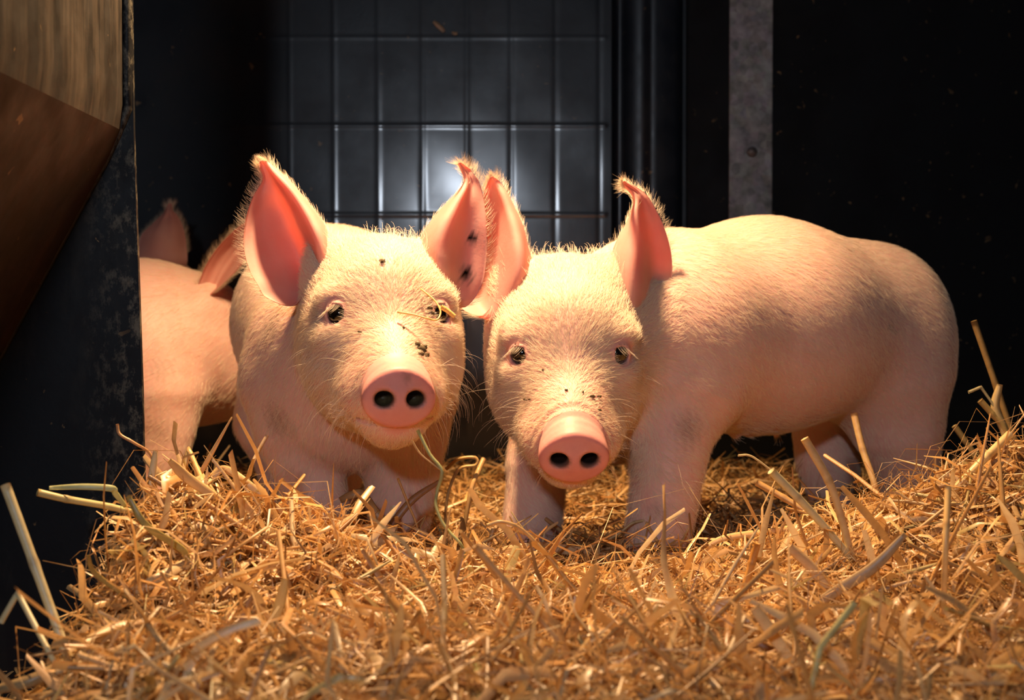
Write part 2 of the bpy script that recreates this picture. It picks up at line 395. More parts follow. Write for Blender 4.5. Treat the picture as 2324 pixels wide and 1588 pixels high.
class Head:
    """pig head in its own axes: x towards the viewer's right, y out along the snout, z up; origin midway between the eyes"""
    def __init__(s, origin, yaw, pitch, roll=0.0, scale=1.0):
        ps, th = RAD(yaw), RAD(pitch)
        fh = np.array([math.sin(ps), -math.cos(ps), 0]); lat = np.array([math.cos(ps), math.sin(ps), 0]); z = np.array([0, 0, 1.0])
        s.f = math.cos(th) * fh - math.sin(th) * z; up = math.cos(th) * z + math.sin(th) * fh
        r = RAD(roll)
        s.l = math.cos(r) * lat + math.sin(r) * up; s.u = math.cos(r) * up - math.sin(r) * lat
        s.o = np.asarray(origin, float); s.B = np.stack([s.l, s.f, s.u]); s.s = scale
    def local(s, p): return (((p - s.o) @ s.B.T) / s.s).astype(np.float32)
    def world(s, q): return s.o + (np.asarray(q, float) * s.s) @ s.B
    def base(s, p, wrinkle=1.0):
        q = s.local(p); qs = q.copy(); qs[:, 0] = np.sqrt(q[:, 0] ** 2 + 1e-6)
        d = d_ell(q, (0, -.055, .010), (.070, .078, .068))
        d = smin(d, d_ell(q, (0, -.004, .006), (.054, .042, .052)), .03)
        d = smin(d, d_ell(qs, (.036, -.030, -.048), (.043, .064, .058)), .03)
        d = smin(d, d_cone(q, (0, -.05, -.072), (0, .055, -.098), .050, .028), .03)
        d = smin(d, d_cone(q, (0, .005, -.034), (0, .092, -.070), .050, .0335), .03)
        d = smin(d, d_ell(qs, (.030, .046, -.076), (.020, .040, .024)), .02)      # lips
        d = smin(d, d_ell(qs, (.049, .004, .016), (.016, .014, .009)), .02)       # brow
        d = smin(d, d_ell(qs, (.050, .014, -.020), (.016, .014, .008)), .018)      # lower lid bag
        d = smin(d, d_ell(qs, (.056, -.072, .048), (.020, .022, .030)), .03)       # ear roots
        d = smin(d, d_ell(q, (0, .066, -.105), (.024, .028, .013)), .012)          # chin
        # snout disc, facing slightly down
        t = RAD(15); c = np.array([0, .113, -.073], np.float32)
        e = q - c; yy = e[:, 1] * math.cos(t) - e[:, 2] * math.sin(t); zz = e[:, 2] * math.cos(t) + e[:, 1] * math.sin(t)
        xx = e[:, 0]
        rx = .0335 * (1 - .10 * np.clip(zz / .03, -1, 1)); rz = .0285
        k = np.sqrt((xx / rx) ** 2 + (zz / rz) ** 2); rad = (k - 1) * .0300
        hh = .0070
        ax = np.abs(yy + 0.35 * (zz ** 2 + xx ** 2) * 6) - hh
        rr = .005
        o1 = np.maximum(rad + rr, 0); o2 = np.maximum(ax + rr, 0)
        disc = np.minimum(np.maximum(rad + rr, ax + rr), 0) + np.sqrt(o1 * o1 + o2 * o2) - rr
        d = smin(d, disc, .006)
        # wrinkles behind the disc on top of the snout
        m = np.exp(-((q[:, 1] - .0945) / .0085) ** 2) * np.clip((q[:, 2] + .085) / .03, 0, 1)
        ph = (q[:, 1] + 0.16 * np.abs(q[:, 2] + .05) + 3.0 * q[:, 0] ** 2)
        d = d + wrinkle * 0.0007 * m * np.cos(ph * 2 * math.pi / .0095)
        return d, q, qs
    def carve(s, d, q, qs, eyes):
        # nostrils
        t = RAD(15)
        n = d_ell(qs, (.0140, .1175, -.0745), (.0084, .0190, .0072))
        d = smax(d, -n, .004)
        # mouth line
        for a, b in (((0, .104, -.0985), (.026, .086, -.0975)), ((.026, .086, -.0975), (.042, .060, -.090)), ((.042, .060, -.090), (.052, .038, -.080))):
            d = smax(d, -d_cone(qs, a, b, .0024, .0016), .004)
        for e in eyes:
            d = smax(d, -(np.sqrt(((q - e) ** 2).sum(1)) - .0135), .004)
            # lids: a shell round the eyeball with an almond opening towards the viewer
            sh = np.abs(np.sqrt(((q - e) ** 2).sum(1)) - .0128) - .0018
            nrm = np.array([0.50 * np.sign(e[0]), .866, 0.0]); side = np.array([.866, -0.50 * np.sign(e[0]), 0]) ; 
            u = (q - e) @ side.astype(np.float32) * np.sign(e[0]); v = (q - e)[:, 2]; w_ = (q - e) @ nrm.astype(np.float32)
            v2 = v + 0.10 * u
            op = np.sqrt((u / .0088) ** 2 + (v2 / .0094) ** 2) - 1.0
            op = np.maximum(op * .0085, -w_)
            sh = smax(sh, -op, .0015)
            d = smin(d, sh, .003)
        return d
    def surf(s, x, z):
        ys_ = np.linspace(.13, -.06, 400)
        d, _, _ = s.base(s.world(np.stack([np.full(400, x), ys_, np.full(400, z)], 1)))
        return s.world((x, ys_[int(np.argmax(d < 0))], z))
    def find_eye(s, x=.0485, z=0.0):
        ys_ = np.linspace(.09, -.05, 500)
        pts = np.stack([np.full(500, x), ys_, np.full(500, z)], 1)
        d, _, _ = s.base(s.world(pts))
        i = int(np.argmax(d < 0)); y = ys_[i]
        return np.array([x - .002, y - .0085, z], np.float32)

class Pig:
    def __init__(s, prims, head=None, h=0.003, extra=None, wrinkle=1.0):
        s.prims, s.head, s.h, s.extra, s.wrinkle = prims, head, h, extra, wrinkle
        s.chaff = wrinkle < .5
        s.eyes = []
        if head is not None:
            e = head.find_eye(); s.eyes = [e, e * np.array([-1, 1, 1], np.float32)]
    def field(s, p, head=True):
        p = p.astype(np.float32); d = None
        for pr in s.prims:
            if pr[0] == 'cone': q = d_cone(p, *pr[1:5]); k = pr[5]
            else: q = d_ell(p, pr[1], pr[2]); k = pr[3]
            d = q if d is None else smin(d, q, k)
        if s.head is not None and head:
            hd, q, qs = s.head.base(p, s.wrinkle)
            d = smin(d, hd, .035 * s.head.s)
            d = s.head.carve(d, q, qs, s.eyes)
        return d
    def bounds(s):
        pts = []
        for pr in s.prims:
            if pr[0] == 'cone':
                pts += [np.asarray(pr[1]) - pr[3], np.asarray(pr[1]) + pr[3], np.asarray(pr[2]) - pr[4], np.asarray(pr[2]) + pr[4]]
            else: pts += [np.asarray(pr[1]) - np.max(pr[2]), np.asarray(pr[1]) + np.max(pr[2])]
        if s.head is not None:
            for c in ((-.1, -.15, -.15), (.1, -.15, -.15), (-.1, .14, -.15), (.1, .14, -.15), (-.1, -.15, .1), (.1, -.15, .1), (-.1, .14, .1), (.1, .14, .1)): pts.append(s.head.world(c))
        pts = np.array(pts); return pts.min(0) - .02, pts.max(0) + .02
    def mesh(s):
        """surface nets over a sparsely evaluated grid"""
        h = s.h; lo, hi = s.bounds(); B = 8
        nb = np.ceil((hi - lo) / (h * B)).astype(int) + 1; n = nb * B
        bc = np.stack(np.meshgrid(*[np.arange(k) for k in nb], indexing='ij'), -1).reshape(-1, 3)
        cen = lo + (bc * B + (B - 1) / 2) * h
        f0 = np.concatenate([s.field(c) for c in np.array_split(cen, max(1, len(cen) // 60000))])
        Fd = np.repeat(np.repeat(np.repeat(f0.reshape(nb), B, 0), B, 1), B, 2).astype(np.float32)
        near = np.abs(f0) < h * B * 1.5
        loc = np.stack(np.meshgrid(*[np.arange(B)] * 3, indexing='ij'), -1).reshape(-1, 3)
        for ch in np.array_split(bc[near], max(1, near.sum() // 400)):
            ij = (ch[:, None, :] * B + loc[None]).reshape(-1, 3)
            Fd[ij[:, 0], ij[:, 1], ij[:, 2]] = s.field(lo + ij * h)
        neg = Fd < 0
        cnt = np.zeros(tuple(n - 1), np.int8); 
        for dx in (0, 1):
            for dy in (0, 1):
                for dz in (0, 1): cnt += neg[dx:n[0] - 1 + dx, dy:n[1] - 1 + dy, dz:n[2] - 1 + dz]
        act = (cnt > 0) & (cnt < 8)
        ci = np.argwhere(act); vid = np.full(tuple(n - 1), -1, np.int32); vid[act] = np.arange(len(ci))
        acc = np.zeros((len(ci), 3)); wt = np.zeros(len(ci))
        corners = [(a, b, c) for a in (0, 1) for b in (0, 1) for c in (0, 1)]
        for a in corners:
            for ax in range(3):
                if a[ax]: continue
                b = list(a); b[ax] = 1
                fa = Fd[ci[:, 0] + a[0], ci[:, 1] + a[1], ci[:, 2] + a[2]]; fb = Fd[ci[:, 0] + b[0], ci[:, 1] + b[1], ci[:, 2] + b[2]]
                m = (fa < 0) != (fb < 0)
                t = fa / np.where(m, fa - fb, 1)
                p = np.array(a, float)[None].repeat(len(ci), 0); p[:, ax] += t
                acc[m] += p[m]; wt[m] += 1
        V = lo + (ci + acc / wt[:, None]) * h
        faces = []
        for ax in range(3):
            o = [0, 0, 0]; u, v = [(1, 2), (2, 0), (0, 1)][ax]
            sl0 = [slice(1, n[i] - 1) for i in range(3)]; sl0[ax] = slice(0, n[ax] - 1)
            sl1 = list(sl0); sl1[ax] = slice(1, n[ax])
            A_, B_ = neg[tuple(sl0)], neg[tuple(sl1)]
            e = np.argwhere(A_ != B_); flip = A_[tuple(e.T)]
            e = e + np.array([0 if i == ax else 1 for i in range(3)])
            def cell(du, dv):
                c = e.copy(); c[:, u] -= du; c[:, v] -= dv; return vid[tuple(c.T)]
            q = np.stack([cell(1, 1), cell(0, 1), cell(0, 0), cell(1, 0)], 1)
            q[~flip] = q[~flip][:, ::-1]
            faces.append(q)
        Fq = np.concatenate(faces); Fq = Fq[(Fq >= 0).all(1)]
        for _ in range(2):               # settle on the true surface
            fv, g = s.field(V), s.grad(V)
            V = V - np.clip(fv, -h, h)[:, None] * g
        s.V, s.F, s.Nrm = V, Fq, s.grad(V)
        return V, Fq
    def grad(s, V, e=0.0015):
        g = np.stack([s.field(V + np.eye(3)[i] * e) - s.field(V - np.eye(3)[i] * e) for i in range(3)], 1)
        return g / np.maximum(np.linalg.norm(g, axis=1, keepdims=True), 1e-9)

def catmull(pts, n):
    pts = np.asarray(pts, float); k = len(pts)
    ext = np.concatenate([[2 * pts[0] - pts[1]], pts, [2 * pts[-1] - pts[-2]]])
    t = np.linspace(0, k - 1, n); i = np.minimum(t.astype(int), k - 2); f = (t - i).reshape((-1,) + (1,) * (pts.ndim - 1))
    p0, p1, p2, p3 = ext[i], ext[i + 1], ext[i + 2], ext[i + 3]
    return 0.5 * ((2 * p1) + (p2 - p0) * f + (2 * p0 - 5 * p1 + 4 * p2 - p3) * f ** 2 + (3 * p1 - p0 - 3 * p2 + p3) * f ** 3)

def ear(rows, root, ns=54, nt=30, thick=0.0032, ridges=0.0012, sharp=None):
    """rows: base to tip, each a list of (x, y, depth) sight-line points across the ear; root: where it grows from inside the skull"""
    R = np.array([[P(*p) for p in r] for r in rows])
    b = R[0] + (np.asarray(root) - R[0].mean(0)) * 0.8
    b = np.asarray(root) + (R[0] - R[0].mean(0)) * 0.55
    R = np.concatenate([b[None], R])
    G = catmull(R, ns)
    G = np.stack([catmull(G[i], nt) for i in range(ns)])
    du = np.gradient(G, axis=0); dv = np.gradient(G, axis=1)
    nm = np.cross(du, dv); nm /= np.maximum(np.linalg.norm(nm, axis=2, keepdims=True), 1e-9)
    if (nm[:, :, 1]).mean() > 0: nm = -nm
    s = np.linspace(0, 1, ns)[:, None]; t = np.linspace(0, 1, nt)[None]
    G = G + nm * (ridges * np.sin(t * math.pi * 5 + s * 3.0) * np.sin(np.pi * np.clip(s, 0, 1)) ** 0.7 * np.sin(np.pi * t))[:, :, None]
    edge = np.minimum(np.minimum(t, 1 - t) * 4, (1 - s) * 6); th = thick * np.clip(np.sqrt(np.clip(edge, 0, 1)), 0.18, 1) * (1.35 - 0.6 * s)
    A = G + nm * th[:, :, None] / 2; Bk = G - nm * th[:, :, None] / 2
    idx = np.arange(ns * nt).reshape(ns, nt)
    fa = np.stack([idx[:-1, :-1], idx[:-1, 1:], idx[1:, 1:], idx[1:, :-1]], -1).reshape(-1, 4)
    off = ns * nt
    fb = fa[:, ::-1] + off
    def strip(line): return np.array([[line[i], line[i + 1], line[i + 1] + off, line[i] + off] for i in range(len(line) - 1)])
    st_ = np.concatenate([strip(idx[:, 0][::-1]), strip(idx[:, -1]), strip(idx[-1, :][::-1]), strip(idx[0, :])])
    V = np.concatenate([A.reshape(-1, 3), Bk.reshape(-1, 3)]); Fq = np.concatenate([fa, fb, st_])
    rim = [(G[:, 0], -dv[:, 0]), (G[::-1, -1], dv[::-1, -1])]
    return dict(V=V, F=Fq, G=G, nm=nm, du=du, dv=dv, s=np.concatenate([np.repeat(s, nt, 1).ravel()] * 2))

PALE = np.array([0.80, 0.53, 0.47]); PINK = np.array([0.78, 0.36, 0.31]); SNOUT = np.array([0.70, 0.33, 0.31]); EARC = np.array([0.90, 0.57, 0.52])
def tint_of(pig, V, mud=()):
    c = np.repeat(PALE[None], len(V), 0)
    def blend(col, a):
        a = np.clip(a, 0, 1)[:, None]; c[:] = c * (1 - a) + np.asarray(col) * a
    if pig.head is not None:
        q = pig.head.local(V)
        disc = 1 / (1 + np.exp(-((q[:, 1] - .04 * (q[:, 2] + .073)) - .1005) / .0022)) * (np.abs(q[:, 2] + .074) < .045)
        blend(PINK, 0.45 * np.exp(-((q[:, 1] - .085) / .022) ** 2) * (np.abs(q[:, 2] + .05) < .05))
        blend(SNOUT, disc)
        for e in pig.eyes:
            r = np.sqrt(((q - e) ** 2).sum(1)); blend(PINK * 0.95, 0.65 * np.exp(-((r - .012) / .010) ** 2))
            blend((0.16, 0.07, 0.05), 0.75 * np.exp(-((r - .0105) / .0022) ** 2))
        qs = q.copy(); qs[:, 0] = np.abs(q[:, 0])
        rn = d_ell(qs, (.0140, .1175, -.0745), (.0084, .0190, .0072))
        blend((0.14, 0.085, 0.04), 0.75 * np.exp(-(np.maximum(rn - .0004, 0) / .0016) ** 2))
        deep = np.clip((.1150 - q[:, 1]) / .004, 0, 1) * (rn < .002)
        blend((0.025, 0.013, 0.009), deep)  # shade inside the nostril hollows painted into the tint, darker further in
        if pig.chaff:                    # chopped straw stuck in the lower part of the nostrils
            blend((0.15, 0.11, 0.045), 0.9 * deep * np.clip((-.0725 - q[:, 2]) / .002, 0, 1) * (0.7 + 0.3 * np.sin(q[:, 0] * 2600) * np.sin(q[:, 2] * 2300)))
    for (p, r, a) in mud:
        d = np.sqrt(((V - np.asarray(p)) ** 2).sum(1)); n_ = np.sin(V[:, 0] * 700 + 3 * np.sin(V[:, 2] * 310)) * np.sin(V[:, 2] * 560) * .35
        blend((0.17, 0.11, 0.06), a * np.clip(1.3 - d / r + n_, 0, 1))
    return c

def hair_object(name, pts, parent, radius=0.00011, label=None, mat=None):
    """pts (n, k, 3): n hairs of k points"""
    n, k, _ = pts.shape
    hc = bpy.data.hair_curves.new(name); hc.add_curves([k] * n)
    hc.position_data.foreach_set('vector', np.ascontiguousarray(pts, dtype=np.float32).ravel())
    a = hc.attributes.get('radius') or hc.attributes.new('radius', 'FLOAT', 'POINT')
    rr = np.tile(np.linspace(1.0, 0.25, k), n) * np.repeat(np.broadcast_to(np.asarray(radius, float), (n,)), k)
    a.data.foreach_set('value', rr.astype(np.float32))
    hc.materials.append(mat or M_hair)
    o = bpy.data.objects.new(name, hc); COL.objects.link(o)
    o.parent = parent; o.matrix_parent_inverse = Matrix.Translation(-Vector(parent.location))
    if label: o['label'] = label
    return o

def grow(roots, nrm, flow, length, lift, k=5, droop=0.0, curl=0.25):
    """bent hairs from roots along flow, lifted off the skin"""
    n = len(roots)
    tng = flow - (flow * nrm).sum(1, keepdims=True) * nrm
    tng /= np.maximum(np.linalg.norm(tng, axis=1, keepdims=True), 1e-6)
    side = np.cross(nrm, tng)
    a = rng.normal(0, curl, n)[:, None]; tng = tng * np.cos(a) + side * np.sin(a)
    L = np.asarray(length)[:, None]; lf = np.asarray(lift)[:, None]
    out = np.zeros((n, k, 3)); bend = rng.normal(0, 0.25, (n, 1))
    for i in range(k):
        t = i / (k - 1)
        out[:, i] = roots + tng * L * t + nrm * L * (lf * t - lf * 0.55 * t * t) + side * L * bend * t * t * 0.5
        out[:, i, 2] -= (droop * L[:, 0] * t * t)
    return out

def build_pig(name, label, pig, ears, body_axis, loc, n_hair, mud=(), hairs=True, eyes=True, smooth_hair=1.0):
    root = empty(name, loc)
    tag(root, label, 'piglet', 'piglets in the pen')
    V, Fq = pig.mesh()
    allV, allF, allC, mi = [V], [Fq], [tint_of(pig, V, mud)], [np.zeros(len(Fq), int)]
    base = len(V)
    for e in ears:
        c = np.repeat(EARC[None], len(e['V']), 0)
        bl = np.clip(1 - e['s'] * 5, 0, 1)[:, None]; c = c * (1 - bl) + PALE * bl
        back = np.arange(len(c)) >= len(c) // 2
        c[back] = c[back] * 0.4 + PALE * 0.6
        for (p, r, a) in mud:
            d = np.sqrt(((e['V'] - np.asarray(p)) ** 2).sum(1)); n_ = np.sin(e['V'][:, 0] * 900) * np.sin(e['V'][:, 2] * 800) * .4
            al = (a * np.clip(1.2 - d / r + n_, 0, 1))[:, None]; c = c * (1 - al) + np.array([0.08, 0.035, 0.02]) * al
        allV.append(e['V']); allF.append(e['F'] + base); allC.append(c); mi.append(np.ones(len(e['F']), int)); base += len(e['V'])
    me = np_mesh(name + '_body', np.concatenate(allV), np.concatenate(allF), np.concatenate(allC), np.concatenate(mi))
    body = link_mesh('body', me, [M_skin, M_ear], root)
    if pig.head is not None and eyes:
        for e in pig.eyes:
            c = pig.head.world(e); R = .0122 * pig.head.s
            bm = bmesh.new(); bmesh.ops.create_uvsphere(bm, u_segments=28, v_segments=18, radius=R)
            for v in bm.verts: v.co += Vector(c)
            eo = link_mesh('eye', bm_mesh('eye', bm, True), M_eye, root); eo['label'] = 'dark shiny eye'
            # lashes along the upper lid
            n = 30; ang = np.linspace(-0.5, 1.35, n) + rng.normal(0, .05, n)
            sgn = np.sign(e[0]); nrm = np.array([.5 * sgn, .866, 0]); side = np.array([.866, -.5 * sgn, 0]) * sgn
            pts = np.zeros((n, 6, 3))
            for i in range(n):
                u = math.sin(ang[i]) * .0096; v = math.cos(ang[i]) * .0095 + .0008
                w_ = math.sqrt(max(.0136 ** 2 - u * u - v * v, 1e-6))
                p0 = e + side * u + nrm * w_ + np.array([0, 0, v])
                L = .0095 * rng.uniform(.7, 1.2)
                dr = side * (.45 + abs(u) * 20) + nrm * 0.75
                for k in range(6):
                    t = k / 5
                    pts[i, k] = pig.head.world(p0 + dr * L * t + np.array([0, 0, -1.0]) * L * (1.15 * t - 0.35 * t * t))
            ho = hair_object('eyelashes', pts, eo, 0.00011)
            ho.matrix_parent_inverse = Matrix.Translation(-Vector(root.location)); eo['x'] = 1; del eo['x']
            ho.matrix_parent_inverse = Matrix.Identity(4)
    if not hairs: return root
    # coat: area weighted roots over the skin
    tri = V[Fq]; ar = np.linalg.norm(np.cross(tri[:, 1] - tri[:, 0], tri[:, 3] - tri[:, 0]), axis=1)
    if pig.head is not None:
        qh = pig.head.local(tri[:, 0]); ar = ar * np.where((qh[:, 1] > -.09) & (np.abs(qh[:, 0]) < .1) & (np.abs(qh[:, 2]) < .15), 2.6, 1.0)
    fi = rng.choice(len(Fq), n_hair, p=ar / ar.sum())
    a, b = rng.random((2, n_hair, 1))
    T = tri[fi]; roots = (T[:, 0] * (1 - a) * (1 - b) + T[:, 1] * a * (1 - b) + T[:, 2] * a * b + T[:, 3] * (1 - a) * b)
    nr = pig.Nrm[Fq[fi, 0]]
    ax = np.asarray(body_axis, float); ax /= np.linalg.norm(ax)
    flow = np.repeat((ax * 1.0 + np.array([0, 0, -0.75]))[None], n_hair, 0)
    L = rng.uniform(.008, .015, n_hair); lift = rng.uniform(.10, .34, n_hair)
    keep = np.ones(n_hair, bool)
    if pig.head is not None:
        q = pig.head.local(roots)
        hw = np.clip((q[:, 1] + .085) / .03, 0, 1) * (np.abs(q[:, 0]) < .12) * (np.abs(q[:, 2]) < .16)
        hw = hw[:, None]
        out = pig.head.l[None] * np.sign(q[:, :1]) * np.clip(np.abs(q[:, :1]) / .05, 0, 1)
        hflow = -pig.head.f[None] * 0.8 + out * 0.75 - pig.head.u[None] * np.clip((0.0 - q[:, 2:3]) / .06, -0.7, 0.8)
        flow = flow * (1 - hw) + hflow * hw
        on_head = hw[:, 0] > 0.5
        L = np.where(on_head, rng.uniform(.008, .016, n_hair), L); lift = np.where(on_head, rng.uniform(.15, .45, n_hair), lift)
        bald = (q[:, 1] > .098) & on_head
        mz = on_head & (q[:, 1] > .06); L[mz] *= 0.6
        for e in pig.eyes: bald |= (np.sqrt(((q - e) ** 2).sum(1)) < .0175)
        keep &= ~bald
    keep &= ~(roots[:, 2] < 0.03)
    H = grow(roots[keep], nr[keep], flow[keep], L[keep], lift[keep])
    sets = [H]; rads = [rng.uniform(.00009, .00016, keep.sum())]
    # ear fringe: hairs along both rims and over the back
    for e in ears:
        G, nm, du, dv = e['G'], e['nm'], e['du'], e['dv']
        for sgn, col in ((-1, 0), (1, -1)):
            n = 420; i = rng.integers(8, G.shape[0], n)
            out = sgn * dv[i, col]; out /= np.maximum(np.linalg.norm(out, axis=1, keepdims=True), 1e-9)
            up = du[i, col] / np.maximum(np.linalg.norm(du[i, col], axis=1, keepdims=True), 1e-9)
            r0 = G[i, col] + du[i, col] * rng.uniform(-.5, .5, (n, 1)) + rng.normal(0, .0005, (n, 3))
            fl = out * 0.9 + up * rng.uniform(.1, .9, (n, 1)) - nm[i, col] * rng.uniform(-.2, .8, (n, 1))
            fl /= np.linalg.norm(fl, axis=1, keepdims=True); LL = rng.uniform(.006, .013, n)[:, None]
            h = np.stack([r0 + fl * LL * t + up * LL * .35 * t * t for t in np.linspace(0, 1, 5)], 1)
            sets.append(h); rads.append(np.full(n, .00009))
        n = 1500; i = rng.integers(3, G.shape[0] - 1, n); j = rng.integers(0, G.shape[1], n)
        up = du[i, j] / np.maximum(np.linalg.norm(du[i, j], axis=1, keepdims=True), 1e-9)
        h = grow(G[i, j] + du[i, j] * rng.uniform(-.5, .5, (n, 1)) + dv[i, j] * rng.uniform(-.5, .5, (n, 1)) - nm[i, j] * .0016, -nm[i, j], up, rng.uniform(.006, .012, n), rng.uniform(.15, .4, n))
        sets.append(h); rads.append(np.full(n, .00009))
    if pig.head is not None and n_hair > 20000:
        # stiffer tuft on the poll and long whiskers on cheeks and chin
        q = pig.head.local(V)
        cand = np.where((q[:, 2] > .055) & (q[:, 1] > -.11) & (q[:, 1] < -.01) & (np.abs(q[:, 0]) < .06))[0]
        n = 420; ii = rng.choice(cand, n)
        fl = np.repeat(pig.head.u[None] * .3 - pig.head.f[None] * .7, n, 0)
        sets.append(grow(V[ii], pig.Nrm[ii], fl, rng.uniform(.010, .022, n), rng.uniform(.7, 1.6, n))); rads.append(np.full(n, .00014))
        cand = np.where((q[:, 1] > -.02) & (q[:, 1] < .09) & (q[:, 2] < -.03) & (np.abs(q[:, 0]) > .025))[0]
        n = 130; ii = rng.choice(cand, n)
        fl = pig.Nrm[ii] * 1.0 - pig.head.u * .25 - pig.head.f * .4
        sets.append(grow(V[ii], pig.Nrm[ii], fl, rng.uniform(.018, .042, n), rng.uniform(.8, 1.6, n), droop=.35)); rads.append(np.full(n, .00012))
    H = np.concatenate(sets)
    hair_object('bristles', H, root, np.concatenate(rads), 'short pale bristles')
    return root

def C(a, b, ra, rb, k=.04): return ('cone', np.asarray(a, np.float32), np.asarray(b, np.float32), ra, rb, k)
def E(c, r, k=.03): return ('ell', np.asarray(c, np.float32), np.asarray(r, np.float32), k)
def chain(pts, k=.03):
    """limb through (px, py, depth, radius) joints"""
    return [C(P(*a[:3]), P(*b[:3]), a[3], b[3], k) for a, b in zip(pts, pts[1:])]

# ---- piglet A: head-on, left of centre
HA = Head(P(876, 712, 1.395), 11, 1, 0, 1.0)
A_sh, A_rp = P(785, 815, 1.60), P(752, 735, 1.88)
primsA = [C(A_sh, A_rp, .106, .131), C(HA.world((0, -.075, -.02)), A_sh, .074, .098),
          E(P(800, 905, 1.56), (.090, .075, .080))]
primsA += chain([(648, 885, 1.58, .046), (668, 985, 1.57, .033), (695, 1070, 1.565, .0255), (722, 1150, 1.56, .0245), (735, 1235, 1.55, .022)])
primsA += chain([(945, 900, 1.58, .044), (922, 1010, 1.57, .035), (914, 1090, 1.57, .029), (910, 1160, 1.57, .025), (906, 1240, 1.56, .022)])
primsA += chain([(625, 880, 1.92, .050), (615, 960, 1.93, .042), (640, 1045, 1.95, .029), (650, 1150, 1.94, .024)])
primsA += chain([(830, 880, 1.92, .055), (800, 970, 1.93, .042), (778, 1050, 1.95, .024), (776, 1150, 1.94, .022)])
pigA = Pig(primsA, HA, 0.0026, wrinkle=.35)
eA = ear([[(668, 692, 1.435), (692, 684, 1.45), (715, 668, 1.46), (732, 655, 1.44), (764, 640, 1.46)],
          [(606, 676, 1.43), (660, 658, 1.455), (702, 636, 1.475), (730, 612, 1.425), (760, 600, 1.455)],
          [(586, 648, 1.43), (645, 622, 1.46), (692, 600, 1.48), (726, 576, 1.42), (755, 565, 1.455)],
          [(566, 612, 1.435), (622, 578, 1.465), (676, 556, 1.48), (717, 536, 1.42), (745, 528, 1.455)],
          [(553, 560, 1.44), (606, 530, 1.465), (655, 512, 1.475), (701, 500, 1.425), (727, 494, 1.455)],
          [(557, 500, 1.445), (598, 480, 1.465), (640, 472, 1.47), (679, 462, 1.43), (699, 458, 1.455)],
          [(574, 447, 1.45), (598, 437, 1.46), (624, 430, 1.46), (649, 421, 1.435), (664, 416, 1.45)],
          [(596, 408, 1.455), (604, 404, 1.46), (612, 398, 1.455), (622, 391, 1.445), (631, 386, 1.45)],
          [(589, 382, 1.45), (594, 379, 1.455), (600, 375, 1.455), (606, 371, 1.45), (610, 368, 1.45)],
          [(587, 370, 1.445), (589, 368, 1.45), (591, 366, 1.45), (594, 364, 1.45), (596, 364, 1.445)]], HA.world((-.055, -.06, .045)), nt=40, ridges=.0012)
eA2 = ear([[(938, 615, 1.46), (985, 668, 1.425), (1020, 690, 1.44), (1048, 697, 1.45)],
           [(945, 570, 1.465), (992, 606, 1.415), (1045, 640, 1.445), (1090, 655, 1.45)],
           [(958, 532, 1.465), (994, 556, 1.415), (1054, 575, 1.45), (1104, 585, 1.45)],
           [(982, 496, 1.465), (1007, 509, 1.42), (1062, 513, 1.45), (1104, 510, 1.45)],
           [(1012, 462, 1.465), (1029, 468, 1.43), (1066, 462, 1.45), (1097, 448, 1.455)],
           [(1042, 430, 1.465), (1050, 433, 1.44), (1070, 424, 1.455), (1087, 412, 1.455)],
           [(1054, 409, 1.46), (1058, 409, 1.45), (1066, 403, 1.455), (1076, 396, 1.455)],
           [(1048, 390, 1.455), (1052, 389, 1.45), (1058, 386, 1.455), (1066, 383, 1.455)],
           [(1039, 371, 1.445), (1041, 370, 1.445), (1043, 369, 1.445), (1046, 368, 1.445)]], HA.world((.055, -.06, .045)), ridges=.0008)
mudA = [(P(1072, 540, 1.45), .006, 1.2), (P(1055, 622, 1.45), .009, 1.2), (P(1040, 588, 1.45), .003, 1), (P(625, 745, 1.52), .020, .55), (P(640, 950, 1.52), .020, .5),
        (HA.surf(.024, -.030), .009, 1.1), (HA.surf(-.006, .052), .0035, 1.2), (HA.surf(.040, .006), .010, .6), (HA.surf(.047, -.018), .007, .5), (HA.surf(.006, -.055), .005, .4), (HA.surf(-.020, -.022), .003, .6), (HA.world((-.045, .07, -.098)), .012, .5)]
pA = build_pig('piglet', 'pink piglet facing straight out with dark specks on its ear, left of the front two', pigA, [eA, eA2], (-.2, 1, 0), (A_sh[0], A_sh[1], 0.02), 120000, mudA)

def flecks(root, head, spots):
    for x, z, r in spots:
        p = head.surf(x, z); q0 = p[None] ; nrm = head.f * .8 + head.u * max(0, z * 10) + head.l * x * 6; nrm = nrm / np.linalg.norm(nrm)
        bm = bmesh.new(); bmesh.ops.create_icosphere(bm, subdivisions=2, radius=1.0)
        M = Vector(nrm).to_track_quat('Z', 'Y').to_matrix()
        k = rng.uniform(.7, 1.4); ph = rng.uniform(0, 6)
        for v in bm.verts:
            c = v.co * (1 + .35 * math.sin(v.co.x * 5 + ph) * math.sin(v.co.y * 4 + v.co.z * 3 + ph))
            v.co = Vector(p) + M @ Vector((c.x * r * k, c.y * r / k, c.z * r * .45)) + Vector(nrm) * .0022
        tag(link_mesh('mud_fleck', bm_mesh('mud_fleck', bm, True), M_fleck, root), 'dark dried mud fleck')
flecks(pA, HA, [(-.006, .050, .0026), (.021, -.028, .0030), (.025, -.032, .0038), (.028, -.030, .0028), (.023, -.036, .0024), (.029, -.037, .0026), (.038, .006, .0022), (.041, .001, .0020), (.010, -.012, .0012), (-.030, -.016, .0014)])

